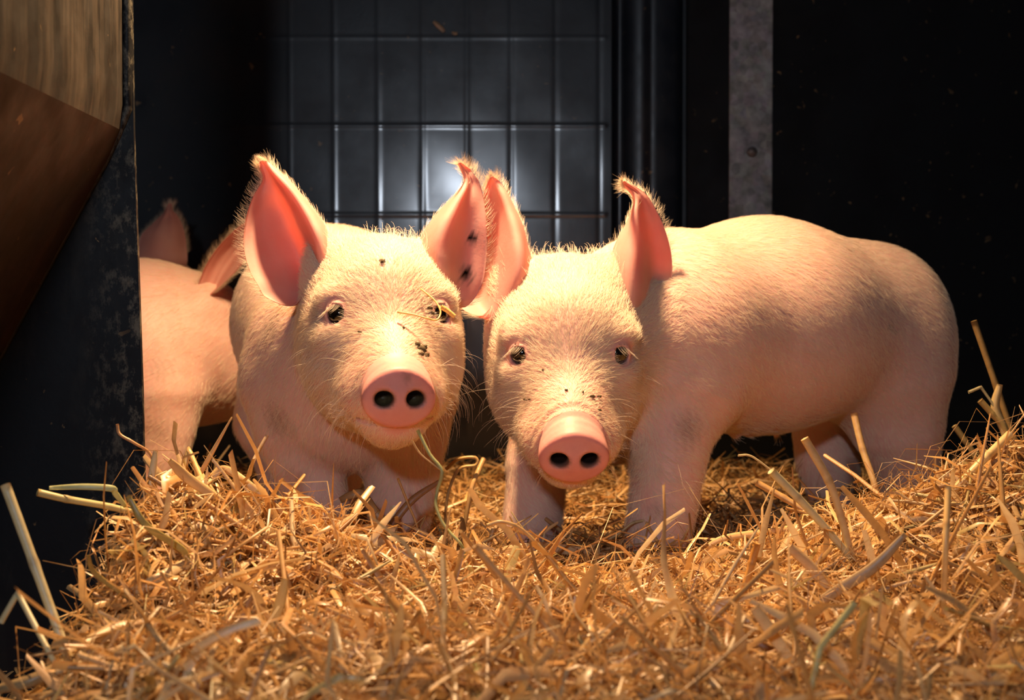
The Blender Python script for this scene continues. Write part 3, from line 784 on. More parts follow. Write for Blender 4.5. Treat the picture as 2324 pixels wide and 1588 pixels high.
# ---- piglet B: head towards us, body turned off to the right
HB = Head(P(1289, 788, 1.475), 1.5, 15.5, 0, 1.03)
B_sh, B_md, B_rp = P(1510, 762, 1.655), P(1730, 738, 1.760), P(1960, 742, 1.875)
primsB = [C(B_sh, B_md, .114, .1195, .06), C(B_md, B_rp, .1195, .1125, .06), C(HB.world((0, -.075, -.015)), B_sh, .076, .108, .05),
          E(P(2010, 845, 1.86), (.076, .082, .085), .05), E(P(1380, 905, 1.63), (.085, .075, .075)), E(P(1545, 850, 1.60), (.060, .045, .080), .03)]
primsB += chain([(1535, 910, 1.59, .055), (1524, 1000, 1.575, .0345), (1514, 1085, 1.565, .030), (1502, 1165, 1.56, .0285), (1488, 1225, 1.555, .024), (1482, 1275, 1.55, .023)])
primsB += chain([(1250, 930, 1.66, .050), (1220, 1050, 1.66, .029), (1214, 1140, 1.66, .026), (1206, 1200, 1.66, .024), (1206, 1260, 1.655, .021)])
primsB += chain([(2022, 880, 1.85, .066), (2040, 980, 1.85, .049), (2052, 1050, 1.86, .034), (2065, 1105, 1.875, .027), (2055, 1200, 1.87, .024)])
primsB += chain([(1905, 850, 1.97, .060), (1880, 970, 1.98, .042), (1880, 1050, 1.98, .036), (1884, 1150, 1.98, .027)])
for x, y, d in ((1762, 985, 1.80), (1700, 975, 1.735), (1668, 985, 1.72), (1800, 955, 1.83), (1835, 940, 1.85), (1870, 925, 1.87)): primsB.append(C(P(x, y - 22, d), P(x, y + 2, d), .009, .0035, .012))
pigB = Pig(primsB, HB, 0.0026, wrinkle=1.6)
eB = ear([[(1092, 716, 1.50), (1118, 722, 1.505), (1150, 700, 1.50), (1212, 650, 1.50)],
          [(1040, 690, 1.52), (1100, 672, 1.525), (1172, 642, 1.485), (1209, 602, 1.515)],
          [(1055, 630, 1.52), (1110, 622, 1.53), (1174, 584, 1.485), (1199, 562, 1.515)],
          [(1080, 562, 1.52), (1120, 556, 1.53), (1164, 524, 1.495), (1187, 512, 1.515)],
          [(1093, 500, 1.52), (1120, 497, 1.53), (1150, 478, 1.505), (1169, 472, 1.515)],
          [(1096, 450, 1.52), (1115, 448, 1.525), (1137, 440, 1.51), (1151, 437, 1.515)],
          [(1104, 421, 1.515), (1113, 420, 1.52), (1124, 415, 1.515), (1134, 412, 1.515)],
          [(1112, 403, 1.51), (1114, 402, 1.51), (1116, 401, 1.51), (1119, 400, 1.51)]], HB.world((-.055, -.06, .045)), ridges=.0008)
eB2 = ear([[(1388, 668, 1.52), (1428, 702, 1.50), (1445, 707, 1.52), (1462, 708, 1.53)],
           [(1383, 618, 1.525), (1434, 655, 1.495), (1478, 682, 1.53), (1508, 694, 1.54)],
           [(1388, 578, 1.525), (1435, 604, 1.495), (1482, 624, 1.535), (1524, 642, 1.545)],
           [(1401, 543, 1.525), (1437, 553, 1.50), (1483, 568, 1.535), (1524, 582, 1.545)],
           [(1419, 510, 1.525), (1439, 514, 1.505), (1478, 522, 1.535), (1512, 530, 1.54)],
           [(1432, 480, 1.525), (1441, 481, 1.51), (1466, 482, 1.53), (1494, 486, 1.535)],
           [(1438, 456, 1.525), (1444, 455, 1.515), (1456, 450, 1.525), (1471, 447, 1.53)],
           [(1430, 438, 1.52), (1434, 436, 1.515), (1440, 431, 1.52), (1450, 428, 1.525)],
           [(1416, 424, 1.505), (1418, 420, 1.505), (1420, 417, 1.505), (1424, 414, 1.51)],
           [(1413, 413, 1.495), (1414, 412, 1.495), (1415, 411, 1.495), (1416, 410, 1.50)]], HB.world((.055, -.06, .045)), ridges=.0008)
mudB = [(P(1610, 760, 1.56), .018, .45), (P(1570, 975, 1.53), .020, .5), (P(1500, 1160, 1.53), .012, .5), (P(1960, 795, 1.77), .035, .35), (P(2045, 660, 1.84), .022, .25),
        (HB.surf(.020, -.030), .004, .9), (HB.surf(.027, -.033), .003, .9), (HB.surf(.026, -.041), .0025, .9), (HB.surf(-.046, -.034), .004, .7), (HB.surf(-.030, -.012), .002, .9), (HB.surf(-.012, -.02), .002, .8), (HB.surf(.030, -.045), .012, .25)]
pB = build_pig('piglet', 'pink piglet with lowered snout, its whole flank and hind legs showing at the right', pigB, [eB, eB2], (.8, .6, 0), (B_md[0], B_md[1], 0.02), 150000, mudB)

flecks(pB, HB, [(.019, -.026, .0022), (.026, -.028, .0018), (.025, -.037, .0018), (-.006, -.020, .0014), (-.027, -.008, .0012), (-.044, -.038, .0016), (-.040, -.036, .0012), (.010, -.022, .0013)])

# ---- piglet C: behind the partition, side on, head hidden behind piglet A
C_sh, C_rp = P(335, 792, 2.15), P(60, 790, 2.17)
primsC = [C(C_sh, C_rp, .132, .125), C(P(440, 790, 2.155), C_sh, .096, .12), C(P(495, 815, 2.17), P(440, 790, 2.155), .080, .094),
          C(P(500, 840, 2.18), P(610, 880, 2.22), .066, .038), E(P(350, 870, 2.06), (.06, .05, .08)), C(P(460, 690, 2.10), P(470, 740, 2.13), .018, .03)]
primsC += chain([(372, 900, 2.06, .052), (372, 980, 2.055, .036), (362, 1040, 2.05, .029), (350, 1120, 2.05, .025), (350, 1180, 2.05, .024)])
primsC += chain([(330, 930, 2.22, .05), (330, 1050, 2.22, .03), (330, 1180, 2.22, .025)])
primsC += chain([(60, 880, 2.10, .07), (50, 1000, 2.10, .04), (50, 1180, 2.10, .026)]) + chain([(40, 880, 2.24, .07), (30, 1000, 2.24, .04), (30, 1180, 2.24, .026)])
eC = ear([[(440, 690, 2.09), (450, 690, 2.085), (460, 685, 2.085), (474, 676, 2.08)],
          [(450, 645, 2.085), (470, 655, 2.10), (485, 660, 2.105), (506, 645, 2.07)],
          [(470, 597, 2.085), (492, 606, 2.11), (512, 618, 2.11), (540, 612, 2.065)],
          [(502, 552, 2.085), (525, 560, 2.11), (545, 572, 2.11), (568, 578, 2.07)],
          [(542, 514, 2.085), (558, 524, 2.10), (575, 535, 2.10), (592, 545, 2.08)],
          [(580, 490, 2.085), (590, 496, 2.09), (600, 502, 2.09), (608, 508, 2.085)],
          [(612, 478, 2.085), (614, 480, 2.085), (616, 482, 2.085), (618, 484, 2.085)]], P(465, 710, 2.12), 40, 20)
build_pig('piglet', 'pink piglet standing side on between the black partition and the left front piglet', Pig(primsC, None, 0.004), [eC], (-1, 0, 0), (C_sh[0], C_sh[1], 0.02), 26000,
          [(P(370, 830, 2.0), .02, .4), (P(360, 990, 2.0), .03, .35)])

# ---- piglet D: only its ear shows above C's back
D_hd, D_rp = P(365, 690, 2.40), P(80, 705, 2.42)
primsD = [C(D_hd, P(250, 715, 2.41), .072, .105), C(P(250, 715, 2.41), D_rp, .105, .11), C(D_hd, P(450, 760, 2.41), .064, .034)]
for x in (250, 80):
    for d in (2.36, 2.47): primsD += chain([(x, 800, d, .05), (x, 950, d, .032), (x, 1110, d, .025)])
eD = ear([[(312, 600, 2.34), (345, 605, 2.33), (385, 605, 2.33), (424, 598, 2.34)],
          [(314, 560, 2.345), (345, 562, 2.325), (385, 562, 2.325), (423, 556, 2.345)],
          [(322, 532, 2.345), (350, 533, 2.33), (385, 532, 2.33), (418, 524, 2.345)],
          [(342, 512, 2.345), (362, 512, 2.335), (386, 510, 2.335), (410, 502, 2.345)],
          [(357, 497, 2.345), (370, 497, 2.34), (386, 494, 2.34), (401, 486, 2.345)],
          [(372, 482, 2.345), (378, 482, 2.34), (386, 480, 2.34), (392, 477, 2.345)],
          [(378, 470, 2.345), (382, 469, 2.345), (387, 468, 2.345), (391, 467, 2.345)],
          [(381, 463, 2.345), (383, 462, 2.345), (386, 461, 2.345), (389, 462, 2.345)]], P(370, 640, 2.38), 40, 20)
build_pig('piglet', 'piglet hidden at the back, only its upright ear showing above the side-on piglet', Pig(primsD, None, 0.005), [eD], (-1, 0, 0), (D_hd[0] - .15, D_hd[1], 0.02), 6000)

# ------------------------------------------------------------------ straw
def sm(a, b, x): t = np.clip((x - a) / (b - a), 0, 1); return t * t * (3 - 2 * t)
def hz(x, y):
    """height of the straw bed"""
    x = np.asarray(x, float); y = np.asarray(y, float)
    z = 0.004 + 0.022 * sm(1.45, 1.12, y) + 0.004 * sm(1.6, 2.0, y)
    z = z + 0.088 * np.exp(-((x + .30) / .17) ** 2 - ((y - 1.19) / .13) ** 2)          # left heap
    z = z + 0.016 * np.exp(-((x + .13) / .12) ** 2 - ((y - 1.27) / .09) ** 2)
    z = z + 0.136 * sm(.16, .56, x) * np.exp(-((y - 1.33) / .20) ** 2)                 # right heap
    z = z + 0.030 * sm(.15, .5, x) * sm(1.2, .8, y)
    z = z + 0.020 * np.exp(-((x + .05) / .35) ** 2 - ((y - .85) / .12) ** 2)
    z = z + 0.006 * np.sin(x * 31 + 2 * np.sin(y * 17)) * np.sin(y * 27 + x * 9) + 0.004 * np.sin(x * 70 + y * 23) * np.sin(y * 61 - x * 13)
    edge = -0.335 + 0.10 * sm(1.0, 0.72, y)
    drop = sm(edge + .05, edge - .07, x) * sm(1.34, 1.26, y)
    return z * (1 - drop) + (-0.13) * drop
def bed_mesh():
    xs = np.linspace(-1.2, 1.3, 220); ys_ = np.linspace(0.35, 2.58, 200)
    X, Y = np.meshgrid(xs, ys_); Z = hz(X, Y) - 0.028
    idx = np.arange(X.size).reshape(X.shape)
    f = np.stack([idx[:-1, :-1], idx[:-1, 1:], idx[1:, 1:], idx[1:, :-1]], -1).reshape(-1, 4)
    return np.stack([X, Y, Z], -1).reshape(-1, 3), f

GOLD = np.array([[.80, .52, .21], [.74, .46, .17], [.84, .62, .31], [.66, .39, .14], [.55, .30, .10], [.86, .70, .42], [.60, .52, .24], [.70, .48, .25], [.40, .20, .07]])
GP = np.array([.22, .20, .17, .12, .07, .09, .04, .06, .03])
LEGS = [(P(735, 1200, 1.555), .034), (P(908, 1200, 1.565), .034), (P(1488, 1230, 1.555), .036), (P(1208, 1220, 1.66), .034),
        (P(2055, 1100, 1.87), .036), (P(1882, 1100, 1.98), .042), (P(650, 1100, 1.94), .036), (P(777, 1100, 1.94), .034), (P(350, 1100, 2.05), .036)]
def strands(n, y0, y1, lmin, lmax, wmin, wmax, tilt, lay, curl, seg=6, prof='v'):
    """n loose strands: returns verts, quads, colours"""
    y = rng.uniform(y0, y1, n); half = 0.44 * y + 0.02
    x = rng.uniform(-1, 1, n) * half
    L = rng.uniform(lmin, lmax, n); Wd = rng.uniform(wmin, wmax, n)
    az = rng.uniform(0, 2 * math.pi, n); tl = rng.normal(0, tilt, n)
    z = hz(x, y) + rng.uniform(lay[0], lay[1], n)
    d = np.stack([np.cos(az) * np.cos(tl), np.sin(az) * np.cos(tl), np.sin(tl)], 1)
    # follow the slope of the heap
    e = .012
    gx = (hz(x + e, y) - hz(x - e, y)) / (2 * e); gy = (hz(x, y + e) - hz(x, y - e)) / (2 * e)
    d[:, 2] += np.clip(gx, -1.2, 1.2) * d[:, 0] + np.clip(gy, -1.2, 1.2) * d[:, 1]
    d /= np.linalg.norm(d, axis=1, keepdims=True)
    upv = np.stack([-gx * .7, -gy * .7, np.ones(n)], 1) + rng.normal(0, .45, (n, 3)); side = np.cross(d, upv); side /= np.linalg.norm(side, axis=1, keepdims=True); up = np.cross(side, d)
    k1 = rng.normal(0, curl, n)[:, None]; k2 = rng.normal(0, curl, n)[:, None]; ph = rng.uniform(0, 6.28, n)[:, None]; wob = rng.normal(0, curl * .25, n)[:, None]
    kink = np.where(rng.random(n) < .25, rng.uniform(-1.2, 1.2, n), 0)[:, None]; kp = rng.uniform(.3, .7, n)[:, None]
    tw = rng.normal(0, .9, n)[:, None]
    c0 = np.stack([x, y, z], 1)
    bad = np.zeros(n, bool)
    t = np.linspace(-.5, .5, seg)
    cen = []
    for s in t:
        off = (k1 * (s * s - .08) + wob * np.sin(ph + s * 9)) * L[:, None]; off2 = (k2 * (s * s - .08) + wob * np.cos(ph + s * 8)) * L[:, None] + kink * np.maximum(s + .5 - kp, 0) * L[:, None]
        cen.append(c0 + d * (s * L)[:, None] + side * off + up * off2)
    cen = np.stack(cen, 1)
    for c, r in LEGS:
        q = cen - np.asarray(c); rr = np.sqrt(q[:, :, 0] ** 2 + q[:, :, 1] ** 2); bad |= ((rr < r * .85) & (np.abs(q[:, :, 2]) < .15)).any(1)
    bad |= (cen[:, :, 1] > WALL_Y - .04).any(1) | ((cen[:, :, 0] < PX + .0 ) & (cen[:, :, 2] > -.05) & (cen[:, :, 1] < PE + .02)).any(1)
    # the sight line just in front of the lens stays free
    ok = ~bad
    cen, side, up, Wd, tw = cen[ok], side[ok], up[ok], Wd[ok], tw[ok]; n = ok.sum()
    ci = rng.choice(len(GOLD), n, p=GP); col = GOLD[ci] * rng.uniform(.66, 1.12, (n, 1)) * np.array([.84, .78, .76])
    V, kx = [], 0
    for i, s in enumerate(t):
        wv = Wd[:, None] * (1.0 - .75 * max(0, abs(s) - .36) / .14 * rng.random((n, 1)))
        a = tw * s * 2; sd = side * np.cos(a) + up * np.sin(a); u = up * np.cos(a) - side * np.sin(a)
        if prof == 'v': sec = [cen[:, i] - sd * wv / 2, cen[:, i] + u * wv * .22, cen[:, i] + sd * wv / 2]
        else: sec = [cen[:, i] + (sd * math.cos(q) + u * math.sin(q)) * wv / 2 for q in np.arange(6) * math.pi / 3]
        V.append(np.stack(sec, 1))
    V = np.stack(V, 1); m = V.shape[2]
    vid = np.arange(n * seg * m).reshape(n, seg, m)
    if prof == 'v': f = np.stack([vid[:, :-1, :-1], vid[:, :-1, 1:], vid[:, 1:, 1:], vid[:, 1:, :-1]], -1)
    else:
        nx = np.roll(vid, -1, 2); f = np.stack([vid[:, :-1], nx[:, :-1], nx[:, 1:], vid[:, 1:]], -1)
    return V.reshape(-1, 3), f.reshape(-1, 4), np.repeat(col, seg * m, 0)

bv, bf = bed_mesh()
bed = link_mesh('straw_bedding', np_mesh('straw_bedding', bv, bf), M_bed)
tag(bed, 'deep bed of loose golden straw heaped over the pen floor', 'straw', kind='stuff')
packs = [strands(11000, .55, 1.50, .030, .110, .0010, .0032, .20, (-.018, .011), .65, 8),
         strands(8000, .55, 1.50, .040, .140, .0030, .0085, .17, (-.016, .012), .30, 8),
         strands(3200, .55, 1.55, .040, .150, .0026, .0052, .17, (-.014, .014), .06, 5, 'o'),
         strands(700, .55, 1.50, .050, .120, .0030, .0070, .50, (-.006, .020), .55, 9),
         strands(9000, .55, 1.60, .020, .075, .0004, .0010, .50, (-.004, .017), 1.2, 9),
         strands(7000, 1.45, 2.5, .030, .110, .0012, .0048, .22, (-.014, .014), .35, 5)]
vs_, fs_, cs_, o_ = [], [], [], 0
for v, f, c in packs:
    vs_.append(v); fs_.append(f + o_); cs_.append(c); o_ += len(v)
loose = link_mesh('loose_straw', np_mesh('loose_straw', np.concatenate(vs_), np.concatenate(fs_), np.concatenate(cs_)), M_straw, bed)
loose['kind'] = 'stuff'

# ---- single stalks and blades that stand out of the bed
def hit(px, py):
    ds = np.linspace(.5, 2.55, 700)
    p = (P(px, py, 1.0) - np.array([0, 0, CZ]))[None] * ds[:, None] + np.array([0, 0, CZ])
    m = p[:, 2] <= hz(p[:, 0], p[:, 1]) + .016
    return ds[int(np.argmax(m))] if m.any() else 2.5
PALEG, GOLDC, ORNG, BRWN, GRN, DKG, WHT = (.74, .66, .40), (.80, .54, .22), (.72, .38, .10), (.38, .20, .08), (.52, .54, .26), (.26, .28, .11), (.88, .76, .50)
def stalk(name, label, pts, wpx, col, kind='tube', flat=.22, taper=.6, twist=0.0, base=-1, n=28, parent=None, cat='straw', group='single straws standing out of the bed', bd=None):
    """pts (px, py, depth offset from the root); the root (pts[base]) lies on the bed"""
    d0 = bd if bd is not None else hit(*pts[base][:2])
    W = np.array([P(a, b, d0 + c if bd is not None else min(d0 + c, hit(a, b))) for a, b, c in pts])   # never sunk in the bed
    if len(W) > 2 and kind != 'bent': G = catmull(W, n)
    else:
        G = np.concatenate([np.linspace(a, b, max(2, n // (len(W) - 1)), endpoint=False) for a, b in zip(W, W[1:])] + [W[-1:]])
    k = len(G); t = np.linspace(0, 1, k)
    wd = wpx * d0 / F / 2 * (1 - taper * np.abs(t - .5) ** 2.2 * 4 ** .8 if kind == 'blade' else 1 - 0.15 * t)
    T = np.gradient(G, axis=0); T /= np.linalg.norm(T, axis=1, keepdims=True)
    view = np.array([0, 1.0, -.25]); S = np.cross(T, view); S /= np.maximum(np.linalg.norm(S, axis=1, keepdims=True), 1e-6); U = np.cross(S, T)
    a = twist * (t - .5)[:, None]; S, U = S * np.cos(a) + U * np.sin(a), U * np.cos(a) - S * np.sin(a)
    m = 10; fl = flat if kind == 'blade' else 1.0
    ang = np.arange(m) * 2 * math.pi / m
    node = np.zeros(k)
    if kind != 'blade':
        for q in (.34, .72): node += .16 * np.exp(-((t - q) / .018) ** 2)
    rad = np.maximum(wd, .00025) * (1 + node)
    rings = G[:, None] + S[:, None] * (np.cos(ang) * 1)[None, :, None] * rad[:, None, None] + U[:, None] * ((np.sin(ang) + (.55 * np.cos(ang) ** 2 if kind == 'blade' else 0)) * fl)[None, :, None] * rad[:, None, None]
    V = rings.reshape(-1, 3); vid = np.arange(k * m).reshape(k, m); nx = np.roll(vid, -1, 1)
    f = np.stack([vid[:-1], nx[:-1], nx[1:], vid[1:]], -1).reshape(-1, 4)
    caps = []
    for e in (0, k - 1):
        V = np.concatenate([V, G[e][None] + (T[e] * (-.0 if e else .0))[None]]); c = len(V) - 1
        for i in range(0, m, 2): caps.append([vid[e, i], vid[e, (i + 1) % m], vid[e, (i + 2) % m], c])
    f = np.concatenate([f, np.array(caps)])
    c = np.repeat(np.asarray(col)[None], len(V), 0) * (1 + .10 * np.sin(np.arange(len(V)) * .61))[:, None]
    if kind != 'blade':
        nd = np.concatenate([np.repeat(node, m), [0, 0]])[:, None]; c = c * (1 - nd * 2.5) + np.array([.22, .12, .05]) * nd * 2.5
    o = link_mesh(name, np_mesh(name, V, f, c), M_straw)
    org = Vector(W[base]); o.data.transform(Matrix.Translation(-org)); o.location = org
    return tag(o, label, cat, group)
S_ = stalk
S_('straw_stalk', 'thick pale stalk leaning left at the far left, standing against the black', [(12, 1100, .02), (78, 1280, .01), (145, 1465, 0), (158, 1505, 0)], 24, PALEG, bd=.95)
S_('straw_stalk', 'stalk snapped near its tip at the left edge below the thick pale stalk', [(2, 1412, .03), (40, 1345, .03), (112, 1480, 0), (125, 1505, 0)], 15, PALEG, 'bent', bd=.92)
S_('straw_stalk', 'greenish stalk lying level over the left edge of the heap with open end', [(85, 1117, -.03), (150, 1132, -.02), (242, 1148, 0), (300, 1162, .01)], 17, (.66, .56, .26), bd=1.14)
S_('flat_straw', 'folded pale green leaf blade just above the level greenish stalk', [(112, 1107, -.02), (185, 1104, -.02), (252, 1108, -.015), (262, 1120, -.01), (285, 1150, 0)], 15, (.60, .62, .32), 'blade', bd=1.14)
S_('straw_stalk', 'short pale split straw standing upright beside the partition edge', [(353, 1022, .0), (347, 1060, 0), (338, 1110, 0), (335, 1130, 0)], 17, WHT, 'blade', flat=.5, bd=1.21)
S_('flat_straw', 'golden blade pointing up and left beside the short upright split straw', [(384, 1044, -.02), (428, 1086, -.01), (512, 1142, 0)], 24, (.74, .52, .24), 'blade', taper=.8)
S_('flat_straw', 'straw folded into a narrow upright peak in front of the dark gap', [(412, 1095, .01), (428, 1020, .02), (462, 1098, 0), (470, 1125, 0)], 14, GOLDC, 'bent', bd=1.2)
S_('flat_straw', 'long green gold blade bending down over the left heap', [(290, 1125, -.03), (330, 1190, -.03), (392, 1232, -.015), (416, 1250, -.01), (432, 1282, 0)], 17, (.46, .38, .13), 'blade', taper=.5)
S_('flat_straw', 'dull brown blade bent below the long green gold blade', [(200, 1260, -.02), (215, 1300, -.01), (292, 1358, 0)], 12, (.46, .33, .10), 'blade')
S_('flat_straw', 'broad curled blade arching over the top of the left heap', [(482, 1085, .01), (508, 1064, .01), (555, 1092, -.005), (640, 1162, 0)], 18, (.78, .55, .28), 'blade', taper=.4)
S_('straw_stalk', 'thin stalk rising against the leg of the left front piglet', [(606, 988, .03), (578, 1040, .02), (563, 1082, 0), (560, 1135, 0)], 9, (.62, .45, .28), bd=1.27)
S_('flat_straw', 'thin curl of straw reaching left over the scuffed end of the partition', [(266, 962, -.01), (272, 985, -.01), (305, 1005, -.01), (342, 1032, 0), (352, 1090, 0), (358, 1125, 0)], 7, (.62, .38, .18), bd=1.22)
S_('grass_stalk', 'crooked green stem standing between the two front piglets', [(948, 976, .02), (975, 1030, .015), (1003, 1068, .01), (992, 1115, .01), (990, 1150, .005), (1010, 1195, .0), (1046, 1235, -.005), (1056, 1268, 0)], 8.5, (.42, .44, .20), bd=1.22)
S_('grass_stalk', 'thin side shoot leaning left beside the crooked green stem', [(934, 998, .015), (955, 1030, .015), (1000, 1066, .01)], 5, (.62, .42, .2), bd=1.22)
S_('grass_stalk', 'dark green blurred stem in front at the bottom centre', [(1020, 1335, 0), (1062, 1425, -.04), (1080, 1500, -.06), (1090, 1600, -.08)], 17, DKG, base=0)
S_('flat_straw', 'broad brown folded leaf standing before the shaded foreleg of the left piglet', [(772, 1135, .01), (800, 1122, .015), (822, 1122, .015), (850, 1160, .005), (895, 1215, 0), (905, 1240, 0)], 22, (.44, .25, .10), 'blade', taper=.5, bd=1.42)
S_('flat_straw', 'brown blade leaning right across the shaded foreleg of the left piglet', [(1000, 1090, .02), (930, 1140, .01), (865, 1225, 0), (855, 1245, 0)], 18, (.40, .18, .06), 'blade', taper=.8, bd=1.42)
S_('straw_stalk', 'thin upright straw before the shaded foreleg of the left piglet', [(903, 1085, .01), (925, 1140, .005), (945, 1190, 0), (955, 1245, 0)], 6, ORNG, bd=1.42)
S_('straw_stalk', 'long straight straw slanting right over the centre of the bed', [(1078, 1238, -.02), (1180, 1355, -.01), (1310, 1500, 0)], 13, (.70, .46, .22))
S_('straw_stalk', 'short upright stub of straw in the lit centre, by the long slanting straw', [(1120, 1200, .01), (1098, 1278, 0)], 11, (.66, .42, .20))
S_('flat_straw', 'thin arching straw curving down before the far foreleg of the right piglet', [(1105, 1192, 0), (1140, 1184, 0), (1185, 1202, 0), (1245, 1262, 0), (1300, 1330, 0), (1370, 1375, 0)], 9, (.66, .44, .18))
S_('grass_stalk', 'thin grass stem with a feathery seed head before the near foreleg', [(1490, 1180, .0), (1440, 1185, 0), (1405, 1210, 0), (1370, 1230, 0)], 7, (.64, .46, .22))
S_('flat_straw', 'long pale blade lying level below the chin of the right piglet', [(1090, 1265, 0), (1180, 1245, -.01), (1270, 1245, -.01), (1400, 1268, 0)], 26, (.76, .54, .30), 'blade', taper=.7)
S_('straw_stalk', 'tall stalk leaning left before the belly of the right piglet', [(1826, 995, .0), (1880, 1090, 0), (1905, 1160, .0), (1935, 1270, 0)], 20, (.76, .55, .27))
S_('straw_stalk', 'pale green stalk leaning left below the tall stalk', [(1750, 1068, -.02), (1840, 1160, -.01), (1935, 1270, 0)], 20, PALEG)
S_('straw_stalk', 'thin bent straw at the tip of the pale green leaning stalk', [(1675, 1033, -.02), (1705, 1035, -.02), (1752, 1068, -.02)], 5, (.74, .62, .34), bd=1.3)
S_('straw_stalk', 'brown ended straw pointing left beside the pale green leaning stalk', [(1717, 1095, .02), (1780, 1130, .01), (1860, 1180, 0), (1880, 1195, 0)], 16, (.64, .40, .16), bd=1.38)
S_('straw_stalk', 'bright straw slanting down from the top of the right heap', [(2292, 985, .0), (2215, 1060, -.02), (2122, 1158, -.02)], 19, (.86, .66, .32), base=0, bd=1.31)
S_('straw_stalk', 'upright golden straw hanging down the front of the right heap', [(2152, 1105, .01), (2146, 1240, -.01), (2140, 1400, 0)], 16, (.84, .58, .24))
S_('straw_stalk', 'thick jointed stalk running to the right edge of the heap', [(2170, 1308, 0), (2240, 1340, -.01), (2330, 1372, -.02)], 24, (.80, .56, .26), base=0)
S_('straw_stalk', 'short orange stub with open end standing right of centre', [(1718, 1233, .0), (1700, 1300, .0), (1680, 1362, 0)], 18, ORNG)
S_('flat_straw', 'wide flat pale splint with parallel grain lying right of centre', [(1712, 1378, 0), (1755, 1440, 0), (1800, 1508, 0)], 30, (.86, .62, .30), 'blade', taper=.25)
S_('grass_stalk', 'greenish jointed stem bent at its middle near the bottom right', [(1940, 1368, .0), (1862, 1468, -.01), (1832, 1600, -.02)], 17, (.60, .54, .24), 'bent')
S_('flat_straw', 'golden blade bent level near the bottom right edge', [(1945, 1540, 0), (2020, 1510, -.01), (2085, 1502, 0)], 14, GOLDC)
S_('straw_stalk', 'stalk standing between the hind legs of the right piglet', [(1938, 938, .02), (1958, 1020, .01), (1985, 1100, 0), (2003, 1190, 0)], 17, (.66, .44, .2), bd=1.55)
S_('straw_stalk', 'long dark straw leaning against the black behind the right heap', [(2210, 728, .0), (2245, 830, 0), (2300, 990, 0), (2320, 1040, 0), (2350, 1165, 0)], 15, (.34, .22, .08), bd=1.62)
S_('straw_stalk', 'frayed upright straw bunch top at the far right behind the heap', [(2270, 872, 0), (2260, 925, 0), (2285, 990, 0), (2310, 1120, 0)], 22, (.58, .44, .2), 'blade', flat=.5, bd=1.55)
S_('straw_stalk', 'small straw forking left from the frayed bunch at the far right', [(2224, 908, 0), (2252, 940, 0), (2285, 985, 0), (2312, 1120, 0)], 15, (.50, .36, .13), bd=1.55)
S_('straw_stalk', 'thin broken straw hooked left above the frayed bunch', [(2198, 890, 0), (2226, 878, 0), (2252, 915, 0), (2275, 965, 0)], 7, (.46, .42, .24), 'bent', bd=1.55)
S_('straw_stalk', 'short dark straw leaning left on the black just past the hind leg', [(2166, 966, 0), (2190, 1000, 0), (2215, 1040, 0), (2262, 1160, 0)], 14, (.32, .24, .10), bd=1.60)
S_('flat_straw', 'long golden blade fanning out before the near foreleg of the right piglet', [(1590, 1255, 0), (1640, 1222, 0), (1750, 1205, 0), (1862, 1186, 0)], 15, (.86, .60, .27), 'blade', bd=1.40)
S_('flat_straw', 'grey brown weathered leaf curving over the right half of the bed', [(2055, 1212, -.01), (1985, 1285, -.01), (1900, 1340, -.005), (1815, 1395, 0)], 26, (.48, .34, .19), 'blade', taper=.8)
S_('straw_stalk', 'thick straw with a broken upper end beside the weathered leaf', [(1792, 1240, .0), (1840, 1285, 0), (1890, 1350, 0)], 26, (.82, .58, .30), 'blade', flat=.4, taper=.2)
S_('flat_straw', 'wide pale blade slanting over the lower left heap', [(455, 1258, 0), (330, 1330, -.01), (185, 1420, -.02)], 28, (.64, .46, .25), 'blade', base=0, taper=.5)
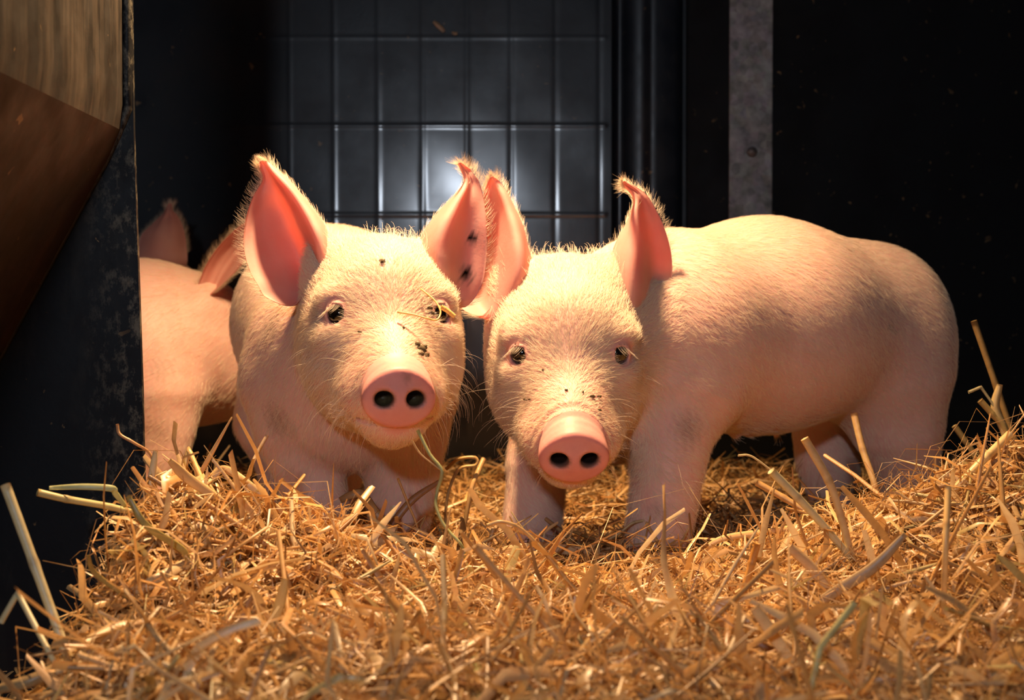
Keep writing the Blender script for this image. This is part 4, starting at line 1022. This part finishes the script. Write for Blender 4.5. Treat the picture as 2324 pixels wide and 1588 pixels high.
S_('flat_straw', 'upright golden leaf in the lower left of the bed', [(648, 1312, .0), (634, 1370, 0), (612, 1442, 0)], 26, (.80, .56, .20), 'blade', taper=.8)
S_('straw_stalk', 'thick shiny stalk lying at the bottom left of the bed', [(595, 1502, 0), (670, 1520, 0), (765, 1552, 0)], 26, (.66, .50, .20), base=0)
S_('flat_straw', 'big blurred bent blade in front at the bottom left', [(520, 1430, 0), (545, 1480, -.02), (520, 1560, -.04)], 20, (.74, .54, .22), 'blade', base=0)
S_('straw_stalk', 'thick dark blurred stalk at the bottom left corner', [(-10, 1565, -.02), (80, 1540, -.02), (190, 1480, 0)], 30, (.40, .28, .14), 'blade', flat=.6)
S_('straw_stalk', 'leaning straw behind the bed between the two front piglets', [(1098, 1040, .02), (1085, 1070, .01), (1070, 1110, 0), (1050, 1215, 0)], 12, (.62, .40, .16), bd=1.62)
S_('flat_straw', 'loop of thin straw on the bed behind the crooked green stem', [(1012, 1065, 0), (1040, 1042, 0), (1078, 1038, 0), (1080, 1055, 0), (1040, 1066, 0), (1015, 1130, 0), (1010, 1215, 0)], 8, (.60, .40, .15), bd=1.62)
S_('straw_sprig', 'wisp of straw caught on the brow and eye of the left front piglet', [(902, 708, -.045), (940, 714, -.048), (968, 722, -.050), (990, 726, -.046), (999, 714, -.040), (998, 700, -.036), (985, 680, -.030), (955, 655, -.022)], 4.5, (.86, .62, .26), bd=1.385, group='straw stuck on the left front piglet')
S_('straw_sprig', 'short yellow stub of straw sticking out beside the eye of the left piglet', [(1000, 696, -.030), (1014, 704, -.028), (1032, 718, -.026)], 11, (.88, .60, .20), bd=1.39, group='straw stuck on the left front piglet')
S_('straw_scrap', 'dried scrap of straw stuck high on the black back wall', [(984, 48, -.004), (997, 60, -.004), (1008, 72, -.004)], 12, (.42, .30, .18), 'blade', bd=WALL_Y, group='scraps stuck on the back wall')
S_('straw_scrap', 'small dried scrap beside the larger one high on the back wall', [(1026, 72, -.004), (1032, 76, -.004), (1038, 74, -.004)], 8, (.40, .28, .16), 'blade', bd=WALL_Y, group='scraps stuck on the back wall')
